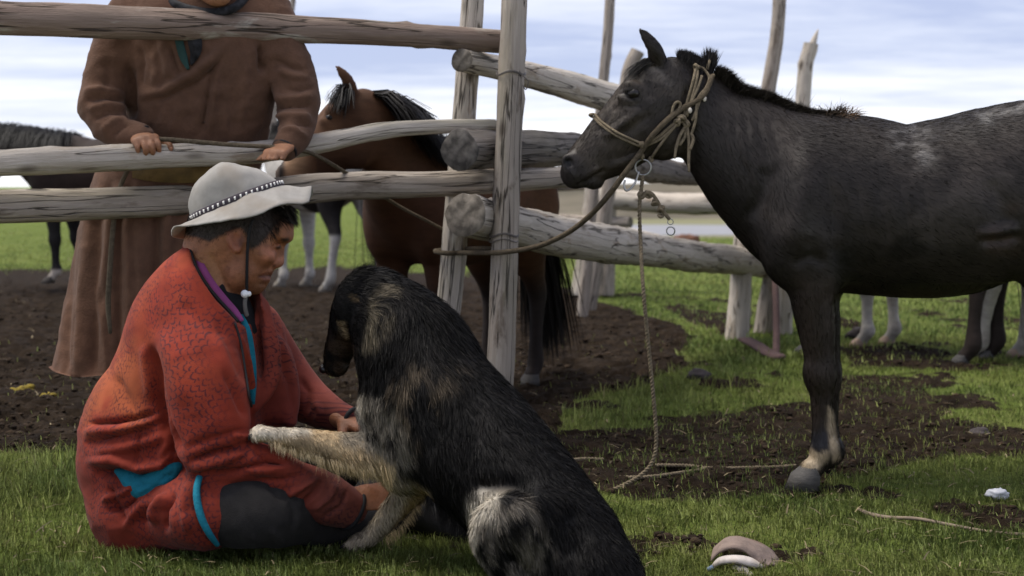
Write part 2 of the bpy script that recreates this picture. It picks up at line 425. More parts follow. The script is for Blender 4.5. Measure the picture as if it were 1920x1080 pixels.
def mud_amount(x, y):
    p = np.c_[x, y, np.zeros_like(x)]
    wx = (fbm(p * 2.2, 4, 0.6, 31) - 0.5); wy = (fbm(p * 2.2, 4, 0.6, 57) - 0.5)
    X, Y = x + wx * 0.28, y + wy * 0.5
    ok = Y > 2.0; Yc = np.maximum(Y, 2.0)
    px, py = CX + F * X / Yc, HY + F * H / Yc; m = np.zeros_like(x)
    for poly, s, soft in MUD:
        A = np.array(poly, float); j = (px > A[:, 0].min() - 60) & (px < A[:, 0].max() + 60) & (py > A[:, 1].min() - 60) & (py < A[:, 1].max() + 60)
        m[j] = np.maximum(m[j], s * poly_mask(px[j], py[j], A, soft))
    n = fbm(p * 5.5, 4, 0.6, 77)
    small = sst(0.60, 0.70, fbm(p * 3.1, 4, 0.62, 91)) * 0.85 * (Y < 12)
    m = np.maximum(m * sst(-0.25, 0.25, m * 1.25 - n), small)
    return np.where(ok, np.clip(m, 0, 1), 0)
def far_drop(x, y):
    # the meadow ends at a terrace edge on the right; the river flat lies five metres lower
    a = x / np.maximum(y, 1.0)
    e = sst(-0.06, 0.02, a) * (1 - sst(0.42, 0.62, a))
    return -5.0 * sst(22, 90, y) * e
def ground_z(x, y, mud=None):
    p = np.c_[x, y, np.zeros_like(x)]
    if mud is None: mud = mud_amount(x, y)
    z = (fbm(p * 1.3, 3, 0.5, 5) - 0.5) * 0.035
    a = fbm(p * 16, 3, 0.6, 8); b = fbm(p * 42, 2, 0.5, 9)
    cl = np.abs(a - 0.5) * 2
    near = 1 - sst(9, 16, y)
    z = z + near * mud * ((a - 0.5) * 0.10 + (0.3 - cl) * 0.040 + (0.5 - np.abs(b - 0.5) * 2) * 0.024) + near * (1 - mud) * (b - 0.5) * 0.012
    return z * (1 - sst(20, 30, y)) + far_drop(x, y)
def build_ground():
    d1 = 2.9 * (13.0 / 2.9) ** (np.arange(430) / 429.0); d2 = 13 * (3500 / 13.0) ** (np.arange(1, 110) / 109.0)
    d = np.r_[-8, -3, 0, 1.2, 2.0, 2.5, d1, d2]; u = np.linspace(-1, 1, 421); u = 0.62 * u + 0.38 * u ** 3
    Y = np.repeat(d, len(u)); w = np.maximum(d * 0.9, 3.2) + 0.0; X = (u[None] * w[:, None]).ravel()
    m = mud_amount(X, Y); Z = ground_z(X, Y, m); V = np.c_[X, Y, Z]; n = len(u)
    i = np.arange(len(d) - 1)[:, None] * n + np.arange(n - 1)[None]; Q = np.stack([i, i + 1, i + n + 1, i + n], -1).reshape(-1, 4)
    M = bpy.data.materials.new('meadow_and_mud'); M.use_nodes = True; nt = M.node_tree; N, L = nt.nodes, nt.links; b = N['Principled BSDF']
    tc = N.new('ShaderNodeTexCoord'); at = N.new('ShaderNodeAttribute'); at.attribute_name = 'mud'
    def noise(s, det=6, rough=0.65):
        t = N.new('ShaderNodeTexNoise'); t.inputs['Scale'].default_value = s; t.inputs['Detail'].default_value = det; t.inputs['Roughness'].default_value = rough
        L.new(tc.outputs['Object'], t.inputs['Vector']); return t
    def ramp(src, stops):
        r = N.new('ShaderNodeValToRGB'); e = r.color_ramp.elements
        while len(e) < len(stops): e.new(0.5)
        for q, (p, c) in zip(e, stops): q.position = p; q.color = (*c, 1)
        L.new(src, r.inputs[0]); return r.outputs[0]
    g = ramp(noise(1.4, 8, 0.7).outputs['Fac'], [(0.30, (0.075, 0.105, 0.024)), (0.48, (0.120, 0.165, 0.036)), (0.60, (0.165, 0.205, 0.055)), (0.75, (0.21, 0.22, 0.085))])
    md = ramp(noise(9, 8, 0.7).outputs['Fac'], [(0.30, (0.0090, 0.0056, 0.0034)), (0.50, (0.0245, 0.0165, 0.0104)), (0.70, (0.050, 0.0345, 0.0225))])
    gn = N.new('ShaderNodeMix'); gn.data_type = 'RGBA'; gn.blend_type = 'MULTIPLY'; gn.inputs[0].default_value = 1; g2 = ramp(noise(130, 4, 0.7).outputs['Fac'], [(0.3, (.45, .42, .38)), (0.62, (1.15, 1.12, 1.0))]); L.new(g, gn.inputs[6]); L.new(g2, gn.inputs[7]); g = gn.outputs[2]
    nb_ = noise(22, 6, 0.7); sb = N.new('ShaderNodeMath'); sb.operation = 'MULTIPLY_ADD'; L.new(nb_.outputs['Fac'], sb.inputs[0]); sb.inputs[1].default_value = -1.1; L.new(at.outputs['Fac'], sb.inputs[2])
    mr_ = N.new('ShaderNodeMapRange'); mr_.inputs[1].default_value = -0.42; mr_.inputs[2].default_value = -0.08; L.new(sb.outputs[0], mr_.inputs[0])
    mx = N.new('ShaderNodeMix'); mx.data_type = 'RGBA'; L.new(mr_.outputs[0], mx.inputs[0]); L.new(g, mx.inputs[6]); L.new(md, mx.inputs[7])
    fg = N.new('ShaderNodeAttribute'); fg.attribute_name = 'dry'
    m3 = N.new('ShaderNodeMix'); m3.data_type = 'RGBA'; L.new(fg.outputs['Fac'], m3.inputs[0]); L.new(mx.outputs[2], m3.inputs[6]); m3.inputs[7].default_value = (0.20, 0.185, 0.12, 1)
    L.new(m3.outputs[2], b.inputs['Base Color']); b.inputs['Roughness'].default_value = 0.96; b.inputs['Specular IOR Level'].default_value = 0.08
    bp = N.new('ShaderNodeBump'); bp.inputs['Strength'].default_value = 0.9; bp.inputs['Distance'].default_value = 0.03
    L.new(noise(75, 6, 0.7).outputs['Fac'], bp.inputs['Height']); L.new(bp.outputs[0], b.inputs['Normal'])
    dry = sst(60, 110, Y) * sst(-0.04, 0.02, X / np.maximum(Y, 1)) * 0.8
    o = mk('ground', V, Q, M, attrs={'mud': m, 'dry': dry}); tag(o, kind='structure')
    # river on the valley floor
    xs = np.linspace(-20, 260, 60); V, k = [], []
    for x in xs:
        o_ = 6 * math.sin(x * 0.035)
        V += [(x, 168 + o_, -4.97), (x, 212 + o_ + 4 * math.sin(x * 0.09), -4.97)]
    i = np.arange(len(xs) - 1) * 2; Q = np.stack([i, i + 2, i + 3, i + 1], 1)
    tag(mk('river', V, Q, mat('river_water', (0.22, 0.22, 0.23), rough=0.6, spec=0.3, var=0.1, vscale=0.2)), kind='structure')
    # low hills beyond the river
    nx, ny = 220, 40; U, T = np.meshgrid(np.linspace(0, 1, nx), np.linspace(0, 1, ny), indexing='ij')
    X = -60 + 620 * U; Yh = 235 + 260 * T
    top = np.interp(X, [-60, -20, 20, 60, 110, 150, 200, 300, 420, 560], [-5, -3.5, 1.4, 2.6, 3.0, 1.6, 0.9, 2.5, 0, -5])
    n = fbm(np.c_[X.ravel() * 0.02, Yh.ravel() * 0.02, 0 * X.ravel()], 5, 0.55, 3).reshape(X.shape)
    Z = -5.4 + (top + 5.4) * sst(0, 0.62, T) * (1 - 0.6 * sst(0.7, 1, T)) + (n - 0.5) * 2.6 * sst(0, 0.2, T) * (1 - sst(0.3, 0.6, T) * 0.7)
    V = np.c_[X.ravel(), Yh.ravel(), Z.ravel()]; i = np.arange(nx - 1)[:, None] * ny + np.arange(ny - 1)[None]
    Q = np.stack([i, i + ny, i + ny + 1, i + 1], -1).reshape(-1, 4)
    tag(mk('hills', V, Q, mat('dry_hillside', (0.125, 0.108, 0.078), rough=0.95, spec=0.1, var=0.4, vscale=0.05, dark=(0.075, 0.068, 0.048), bump=0.6, bscale=0.6)), kind='structure')
build_ground()

# ------------------------------------------------------------------ corral fence
def wood_mat(name, base, dark, bark, bark_amt):
    m = bpy.data.materials.new(name); m.use_nodes = True; nt = m.node_tree; N, L = nt.nodes, nt.links; b = N['Principled BSDF']
    at = N.new('ShaderNodeAttribute'); at.attribute_name = 'lc'
    def noise(sc, det=5, rough=0.6):
        mp = N.new('ShaderNodeMapping'); mp.inputs['Scale'].default_value = sc; L.new(at.outputs['Vector'], mp.inputs[0])
        t = N.new('ShaderNodeTexNoise'); t.inputs['Scale'].default_value = 1; t.inputs['Detail'].default_value = det; t.inputs['Roughness'].default_value = rough
        t.inputs['Distortion'].default_value = 0.4; L.new(mp.outputs[0], t.inputs['Vector']); return t.outputs['Fac']
    def mrange(s, a, c, lo=0, hi=1):
        r = N.new('ShaderNodeMapRange'); r.inputs[1].default_value = a; r.inputs[2].default_value = c; r.inputs[3].default_value = lo; r.inputs[4].default_value = hi
        L.new(s, r.inputs[0]); return r.outputs[0]
    def mix(f, a, c, mode='MIX'):
        x = N.new('ShaderNodeMix'); x.data_type = 'RGBA'; x.blend_type = mode
        for sock, v in ((0, f), (6, a), (7, c)):
            if isinstance(v, (tuple, list)): x.inputs[sock].default_value = (*v, 1)
            elif isinstance(v, (int, float)): x.inputs[sock].default_value = v
            else: L.new(v, x.inputs[sock])
        return x.outputs[2]
    grain = noise((3.0, 55, 55), 6, 0.7); big = noise((2.2, 9, 9), 5); patch = noise((4.5, 14, 14), 6, 0.65); crack = noise((1.3, 30, 30), 3, 0.5)
    c = mix(mrange(grain, 0.3, 0.7), dark, base); c = mix(mrange(big, 0.35, 0.65, 0, 0.55), c, tuple(v * 0.62 for v in base))
    c = mix(mrange(patch, 0.56, 0.66, 0, bark_amt), c, bark)
    moss = noise((1.1, 6, 6), 6, 0.7); c = mix(mrange(moss, 0.54, 0.66, 0, 0.45), c, tuple(0.55 * base[i] * (1.0, 1.02, 0.82)[i] for i in range(3)))
    mpv = N.new('ShaderNodeMapping'); mpv.inputs['Scale'].default_value = (4.2, 11, 11); L.new(at.outputs['Vector'], mpv.inputs[0]); vo = N.new('ShaderNodeTexVoronoi'); vo.inputs['Scale'].default_value = 1; vo.inputs['Randomness'].default_value = 1; L.new(mpv.outputs[0], vo.inputs['Vector'])
    c = mix(mrange(vo.outputs['Distance'], 0.20, 0.07, 0, 0.8), c, (0.05, 0.036, 0.025))
    ck = mrange(crack, 0.48, 0.5); ck2 = mrange(crack, 0.515, 0.5)
    mm = N.new('ShaderNodeMath'); mm.operation = 'MULTIPLY'; L.new(ck, mm.inputs[0]); L.new(ck2, mm.inputs[1])
    c = mix(mrange(mm.outputs[0], 0, 1, 0, 0.8), c, (0.02, 0.016, 0.012))
    L.new(c, b.inputs['Base Color']); b.inputs['Roughness'].default_value = 0.85; b.inputs['Specular IOR Level'].default_value = 0.2
    ad = N.new('ShaderNodeMath'); ad.operation = 'MULTIPLY_ADD'; L.new(mm.outputs[0], ad.inputs[0]); ad.inputs[1].default_value = -1.2; L.new(grain, ad.inputs[2])
    a2 = N.new('ShaderNodeMath'); a2.operation = 'ADD'; L.new(ad.outputs[0], a2.inputs[0]); L.new(patch, a2.inputs[1])
    bp = N.new('ShaderNodeBump'); bp.inputs['Strength'].default_value = 1.0; bp.inputs['Distance'].default_value = 0.009
    L.new(a2.outputs[0], bp.inputs['Height']); L.new(bp.outputs[0], b.inputs['Normal']); return m
def end_mat(name, a, c):
    m = bpy.data.materials.new(name); m.use_nodes = True; nt = m.node_tree; N, L = nt.nodes, nt.links; b = N['Principled BSDF']
    at = N.new('ShaderNodeAttribute'); at.attribute_name = 'lc'
    mp = N.new('ShaderNodeMapping'); mp.inputs['Scale'].default_value = (0, 1, 1); L.new(at.outputs['Vector'], mp.inputs[0])
    w = N.new('ShaderNodeTexWave'); w.wave_type = 'RINGS'; w.rings_direction = 'SPHERICAL'; w.inputs['Scale'].default_value = 55; w.inputs['Distortion'].default_value = 3.5; w.inputs['Detail'].default_value = 3
    L.new(mp.outputs[0], w.inputs['Vector'])
    n = N.new('ShaderNodeTexNoise'); n.inputs['Scale'].default_value = 30; n.inputs['Detail'].default_value = 6; L.new(mp.outputs[0], n.inputs['Vector'])
    av = N.new('ShaderNodeMath'); av.operation = 'MULTIPLY_ADD'; L.new(w.outputs['Fac'], av.inputs[0]); av.inputs[1].default_value = 0.045; L.new(n.outputs['Fac'], av.inputs[2])
    r = N.new('ShaderNodeValToRGB'); r.color_ramp.elements[0].position = 0.38; r.color_ramp.elements[0].color = (*a, 1); r.color_ramp.elements[1].position = 0.72; r.color_ramp.elements[1].color = (*c, 1)
    L.new(av.outputs[0], r.inputs[0]); L.new(r.outputs[0], b.inputs['Base Color']); b.inputs['Roughness'].default_value = 0.9
    bp = N.new('ShaderNodeBump'); bp.inputs['Strength'].default_value = 0.8; bp.inputs['Distance'].default_value = 0.006; L.new(av.outputs[0], bp.inputs['Height']); L.new(bp.outputs[0], b.inputs['Normal'])
    return m
M_GREY = wood_mat('weathered_grey_wood', (0.44, 0.385, 0.325), (0.25, 0.205, 0.165), (0.12, 0.09, 0.065), 0.75)
M_PALE = wood_mat('weathered_pale_wood', (0.58, 0.52, 0.445), (0.38, 0.325, 0.265), (0.24, 0.175, 0.115), 0.7)
M_BARK = wood_mat('reddish_barked_wood', (0.285, 0.215, 0.17), (0.145, 0.10, 0.08), (0.34, 0.31, 0.26), 0.95)
M_DARK = wood_mat('dark_weathered_wood', (0.24, 0.21, 0.185), (0.12, 0.10, 0.085), (0.06, 0.05, 0.04), 0.7)
M_END = end_mat('sawn_log_end', (0.08, 0.066, 0.05), (0.27, 0.23, 0.18)); M_ENDD = end_mat('dark_log_end', (0.035, 0.03, 0.026), (0.14, 0.125, 0.11))
_lg = [0]
def log(name, pts, r, mat_, parent, endm=None, seg=22, n=7, rough=0.06, knots=6, flat=(0, 0), split=0.0):
    """a tree trunk laid through points: uneven, knotted, with separate sawn ends; flat tilts the start end face"""
    _lg[0] += 1; sd = _lg[0]; rr = np.random.default_rng(100 + sd)
    A = np.asarray(pts, float); r = np.broadcast_to(np.asarray(r, float), (len(A),)); L = np.linalg.norm(A[-1] - A[0])
    n = max(n, int(L / 0.03 / max(1, len(A) - 1))); B = catmull(np.c_[A, r], n); C, R = B[:, :3], B[:, 3]; m = len(C)
    T = np.gradient(C, axis=0); T /= np.linalg.norm(T, axis=1)[:, None]
    u = np.cross(T[0], [0.1, 0.2, 0.95]) if abs(T[0][2]) < 0.8 else np.cross(T[0], [0, 1, 0.1]); u /= np.linalg.norm(u)
    a = np.arange(seg) * 2 * math.pi / seg; al = np.r_[0, np.cumsum(np.linalg.norm(np.diff(C, axis=0), axis=1))]
    cs = np.stack([np.cos(a), np.sin(a)], 1); V, LC = [], []
    kn = [(rr.uniform(0, L), rr.uniform(0, 6.28), rr.uniform(0.5, 1.3)) for _ in range(int(knots * 1.6))]
    for i in range(m):
        u = u - T[i] * (u @ T[i]); u /= np.linalg.norm(u); v = np.cross(T[i], u)
        q = np.c_[np.full(seg, al[i] * 2.2 + sd * 7.7), cs * 1.1]; q2 = np.c_[np.full(seg, al[i] * 9 + sd * 3.1), cs * 2.6]
        k = 1 + rough * 2.8 * (fbm(q, 2, 0.5, sd) - 0.5) + rough * 2.6 * (fbm(q2, 2, 0.5, sd + 5) - 0.5)
        for (kl, ka, ks) in kn:
            da = np.abs((a - ka + math.pi) % (2 * math.pi) - math.pi) * R[i]; dl = al[i] - kl
            if abs(dl) < 0.12: k = k + 0.17 * ks * np.exp(-(da ** 2 + dl ** 2) / (0.022 ** 2))
        if split: k = k - split * np.exp(-((a - 4.9 - 0.35 * math.sin(al[i] * 3)) / 0.10) ** 2)
        V.append(C[i] + (R[i] * k)[:, None] * (cs[:, :1] * u + cs[:, 1:] * v)); LC.append(np.c_[np.full(seg, al[i] + sd * 1.37), cs * R[i]])
    V = np.vstack(V); LC = np.vstack(LC)
    i = np.arange(m - 1)[:, None] * seg; j = np.arange(seg)[None]; kk = (j + 1) % seg
    Q = np.stack([i + j, i + kk, i + seg + kk, i + seg + j], -1).reshape(-1, 4); tri, NV, NL = [], [], []; q2 = []
    for e, (i0, sgn) in enumerate(((0, -1), ((m - 1) * seg, 1))):
        ring = V[i0:i0 + seg]; c = ring.mean(0); b0 = len(V) + len(NV)
        mid = c + (ring - c) * 0.5 + sgn * T[0 if e == 0 else -1] * 0.003 + rr.normal(0, 0.0015, (seg, 3))
        dup = c + (ring - c) * 0.985 + sgn * T[0 if e == 0 else -1] * 0.002
        NV += list(dup) + list(mid) + [c + sgn * T[0 if e == 0 else -1] * 0.004]
        l0 = LC[i0:i0 + seg]; lm = l0.copy(); lm[:, 1:] *= 0.5; NL += list(l0) + list(lm) + [np.array([l0[0, 0], 0, 0])]
        for s in range(seg):
            t = (s + 1) % seg
            f = [(i0 + s, i0 + t, b0 + t, b0 + s), (b0 + s, b0 + t, b0 + seg + t, b0 + seg + s)]; tr = (b0 + seg + s, b0 + seg + t, b0 + 2 * seg)
            if e == 0: f = [x[::-1] for x in f]; tr = tr[::-1]
            q2 += f; tri.append(tr)
    V = np.vstack([V, NV]); LC = np.vstack([LC, NL]); q2 = np.array(q2); tri = np.array(tri)
    o = mk(name, V, [Q, q2, tri], None, parent, mats=[mat_, endm or M_END], midx=[0] * len(Q) + [1] * (len(q2) + len(tri)))
    at = o.data.attributes.new('lc', 'FLOAT_VECTOR', 'POINT'); at.data.foreach_set('vector', LC.astype(f32).ravel())
    return o
FR = (np.array([-1.566 - 0.12, 4.32, 0]), np.array([-0.056, 4.98, 0]))
def rail_d(px):                                     # distance of the left run of rails at a photo column
    a, b = FR; k = (px - CX) / F; t = (a[0] - k * a[1]) / ((a[0] - b[0]) - k * (a[1] - b[1])); return a[1] + t * (b[1] - a[1])
def line_pts(cols): return [P(x, y, rail_d(x) + (q[0] if q else 0)) for x, y, *q in cols]
fence = thing('corral_fence', G(930, 846), 'weathered log corral fence, its two post corner bound with wire behind the black dog', 'fence')
def build_fence():
    s = lambda d: d / F
    # left run
    log('rail', line_pts([(-420, 15), (-150, 24), (0, 33), (330, 45), (620, 58), (800, 68), (943, 78)]), [.056, .055, .0545, .052, .045, .0415, .042], M_BARK, fence, rough=0.05)
    log('rail', line_pts([(-420, 322), (-150, 312), (0, 305), (190, 297), (330, 291), (470, 286), (600, 269), (720, 245), (840, 237), (927, 235)]), [.04, .041, .042, .0415, .039, .037, .0335, .029, .0255, .021], M_PALE, fence, rough=0.11, knots=14)
    log('rail', line_pts([(-420, 402, .1), (-150, 395, .1), (0, 387, .1), (220, 379, .1), (420, 370, .12), (640, 350, .13), (830, 345, .13), (960, 338, .16), (1066, 331, .2)]), [.055, .0545, .054, .052, .05, .048, .046, .043, .038], M_GREY, fence, rough=0.07, split=0.10)
    # right run: butts face the camera's left, tips go back to the far posts
    e = lambda px, py, d: P(px, py, d)
    log('rail', [e(866, 113, 4.90), e(985, 138, 5.35), e(1145, 183, 6.3), e(1300, 222, 7.6), e(1420, 246, 8.8)], [.041, .048, .066, .068, .064], M_PALE, fence, M_END, rough=0.06)
    log('rail', [e(862, 281, 4.82), e(985, 280, 5.25), e(1090, 284, 5.9), e(1230, 318, 7.2), e(1330, 332, 8.3)], [.073, .068, .07, .072, .05], M_DARK, fence, M_ENDD, rough=0.10, knots=9)
    log('rail', [e(872, 402, 4.80), e(985, 428, 5.3), e(1100, 452, 6.0), e(1250, 474, 7.3), e(1440, 495, 9.0)], [.074, .078, .085, .083, .092], M_PALE, fence, M_END, rough=0.07, knots=8, split=0.06)
    # corner posts
    log('post', [e(922, 876, 4.80), e(938, 690, 4.84), e(950, 340, 4.86), e(962, 60, 4.87), e(970, -180, 4.87)], [.052, .05, .0465, .044, .043], M_GREY, fence, rough=0.05, split=0.12)
    log('post', [e(800, 835, 5.08), e(843, 560, 5.10), e(866, 260, 5.10), e(884, 40, 5.10), e(894, -120, 5.10)], [.046, .0445, .0435, .042, .04], M_PALE, fence, rough=0.06)
    # far pair at the end of the right run
    log('post', [e(1380, 655, 8.45), e(1390, 500, 8.5), e(1400, 330, 8.5), e(1410, 200, 8.5)], [.072, .062, .055, .05], M_PALE, fence, rough=0.08)
    log('post', [e(1428, 640, 8.8), e(1452, 490, 8.8), e(1470, 300, 8.8)], [.065, .06, .05], M_GREY, fence, rough=0.08)
    log('post', [e(1467, 645, 8.7), e(1478, 480, 8.7), e(1490, 320, 8.7)], [.05, .045, .04], M_PALE, fence, rough=0.08)
    # iron wire round the corner
    W_ = mat('rusty_wire', (0.10, 0.085, 0.075), rough=0.5, spec=0.5, var=0.2)
    def wrap(y, c0, r, turns, dz):
        ps = []
        for t in np.linspace(0, turns * 2 * math.pi, 26 * turns + 8):
            c = c0 + np.array([0, 0, dz * t / 6.28]); ps.append(c + np.array([math.cos(t) * r, math.sin(t) * r, 0.006 * math.sin(3 * t)]))
        return ps
    for c0, turns in ((P(958, 141, 4.866), 2), (P(945, 443, 4.852), 2), (P(944, 452, 4.852), 1)):
        V, fs = tube(wrap(0, c0, 0.0495, turns, 0.004), 0.0019, 5, 1); o = mk('wire_tie', V, fs, W_, fence)
    V, fs = tube([P(978, 140, 4.82), P(990, 152, 4.82), P(986, 168, 4.83), P(980, 160, 4.83)], 0.0018, 5, 5); mk('wire_tie', V, fs, W_, fence)
    # back run behind the black horse's head
    back = thing('rail_fence', G(1110, 545), 'far rail fence of pale logs on leaning posts behind the horse head', 'fence')
    log('post', [e(1086, 556, 11.4), e(1102, 440, 11.5), e(1112, 330, 11.5)], [.072, .066, .06], M_PALE, back)
    log('post', [e(1110, 548, 11.9), e(1118, 440, 11.9), e(1122, 380, 11.9)], [.06, .058, .05], M_PALE, back)
    log('post', [e(1136, 556, 11.6), e(1140, 440, 11.7), e(1143, 385, 11.7)], [.07, .066, .06], M_GREY, back)
    log('rail', [e(1112, 372, 11.3), e(1200, 378, 11.2), e(1300, 382, 11.0), e(1420, 380, 10.8)], [.083, .08, .083, .08], M_PALE, back, rough=0.08)
    log('rail', [e(1030, 408, 11.6), e(1100, 414, 11.4), e(1182, 417, 11.2)], [.04, .04, .045], M_GREY, back)
    log('rail', [e(1110, 432, 12.4), e(1210, 452, 12.2), e(1330, 478, 12.0)], [.09, .085, .06], M_PALE, back, rough=0.1)
    log('rail', [e(1020, 352, 11.9), e(1070, 349, 11.9), e(1145, 343, 11.9)], [.035, .04, .04], M_GREY, back)
    # loose poles that stand up behind the corral
    def pole(px, pts, r, m, label, seg=12):
        ps = [e(x, y, d) for x, y, d in pts]
        q = ps[-1] - ps[-2]; ps.append(ps[-1] + q * (ps[-1][2] + 0.1) / -q[2])
        o = log('wooden_pole', ps, r, m, None, seg=seg); tag(o, label, 'pole', 'poles standing up behind the corral')
    pole(0, [(1147, -60, 9.6), (1140, 60, 9.6), (1130, 170, 9.6)], [.032, .034, .036, .04], M_GREY, 'thin tall grey pole against the sky left of the horse ear')
    pole(0, [(1466, -60, 9.2), (1457, 60, 9.2), (1441, 170, 9.2)], [.042, .045, .048, .05], M_GREY, 'tall straight grey pole rising behind the black horse neck')
    pole(0, [(1196, 96, 10.2), (1180, 130, 10.2), (1168, 200, 10.2)], [.05, .05, .052, .06], M_GREY, 'short pole with a sawn top just in front of the horse forehead')
    o = log('wooden_pole', [np.array([P(1503, 180, 9.9)[0] - .05, 9.9, -.1]), e(1506, 180, 9.9), e(1520, 82, 9.9)], [.06, .055, .05], M_PALE, None, seg=12)
    tag(o, 'pale split pole with a splintered spike above the horse withers', 'pole', 'poles standing up behind the corral')
    V, fs = tube([e(1518, 100, 9.88), e(1526, 76, 9.88), e(1534, 55, 9.88)], [.03, .022, .004], 6, 3); mk('splinter', V, fs, M_PALE, o, attrs=None)
    pole(0, [(549, -40, 12.0), (545, 30, 12.0), (500, 240, 12.0)], [.024, .026, .03, .035], M_GREY, 'thin slanting pole right of the standing man shoulder')
    pole(0, [(534, -50, 13.0), (529, 20, 13.0), (512, 240, 13.0)], [.022, .024, .028, .03], M_GREY, 'thinner slanting pole beside the one right of the standing man')
build_fence()
# ------------------------------------------------------------------ horses
# one skeleton in side view (photo columns/rows of the big black horse, lateral metres); every horse is posed from it
def hide_mat(name, rough=0.5, spec=0.35, bscale=140, bump=0.12, sheen=0.15):
    return mat(name, attr='Col', rough=rough, spec=spec, var=0.22, vscale=26, vdet=7, bump=bump, bscale=bscale, stretch=(0.5, 1, 1.6), sheen=sheen)
M_HIDE = hide_mat('short_horse_hair', rough=.48, spec=.24, sheen=0.0); M_HIDEB = hide_mat('short_horse_hair_dull', rough=0.7, spec=0.15, sheen=0.0)
M_HAIR = mat('long_hair', attr='Col', rough=0.6, spec=0.18, var=0.0)
M_EYE = mat('dark_eye', (0.012, 0.009, 0.008), rough=0.28, spec=0.35, var=0)
M_HOOF = mat('hoof_horn', attr='Col', rough=0.7, var=0.3, vscale=30, bump=0.3, bscale=50, stretch=(1, 1, 4))
KH = 4.35 / F
NECK = [(1298, 190, 0, 70, .070), (1335, 236, 0, 82, .085), (1386, 276, 0, 106, .115), (1447, 325, 0, 128, .15), (1520, 372, 0, 140, .17)]
HEAD = [(1270, 152, 0, 50, .066), (1234, 190, 0, 73, .083), (1190, 231, 0, 66, .086), (1150, 267, 0, 58, .068), (1112, 296, 0, 45, .054), (1090, 314, 0, 37, .052), (1080, 323, 0, 30, .047)]
TORSO = [(1486, 408, 0, 104, .15), (1530, 385, 0, 152, .20), (1600, 383, 0, 166, .225), (1690, 396, 0, 161, .255), (1780, 388, 0, 167, .27), (1860, 361, 0, 160, .265), (1940, 334, 0, 146, .26), (2020, 325, 0, 130, .225), (2070, 335, 0, 92, .16)]
FORE = [(1540, 450, 0, 78, .085), (1524, 545, 0, 44, .068), (1530, 610, 0, 35, .055), (1536, 668, 0, 28, .043), (1537, 703, 0, 31, .047), (1540, 738, 0, 22, .035), (1541, 785, 0, 19, .029), (1543, 822, 0, 21, .031), (1546, 846, 0, 27, .038), (1535, 866, 0, 19, .031), (1522, 880, 0, 21, .036)]
FHOOF = [(1523, 874, 0, 20, .034), (1514, 888, 0, 28, .045), (1507, 906, 0, 33, .052)]
HIND = [(2010, 400, 0, 105, .12), (1985, 480, 0, 84, .10), (1998, 545, 0, 58, .075), (2030, 605, 0, 38, .05), (2052, 650, 0, 33, .042), (2050, 700, 0, 23, .034), (2042, 780, 0, 20, .03), (2040, 842, 0, 26, .037), (2026, 866, 0, 21, .033), (2014, 880, 0, 22, .036)]
HHOOF = [(2015, 874, 0, 20, .034), (2007, 888, 0, 27, .044), (2001, 906, 0, 32, .05)]
def rot2(pts, piv, ang, wts=None):
    out = []
    for i, p in enumerate(pts):
        a = math.radians(ang) * (1 if wts is None else wts[i]); x, y = p[0] - piv[0], p[1] - piv[1]
        out.append((piv[0] + x * math.cos(a) - y * math.sin(a), piv[1] + x * math.sin(a) + y * math.cos(a), *p[2:]))
    return out

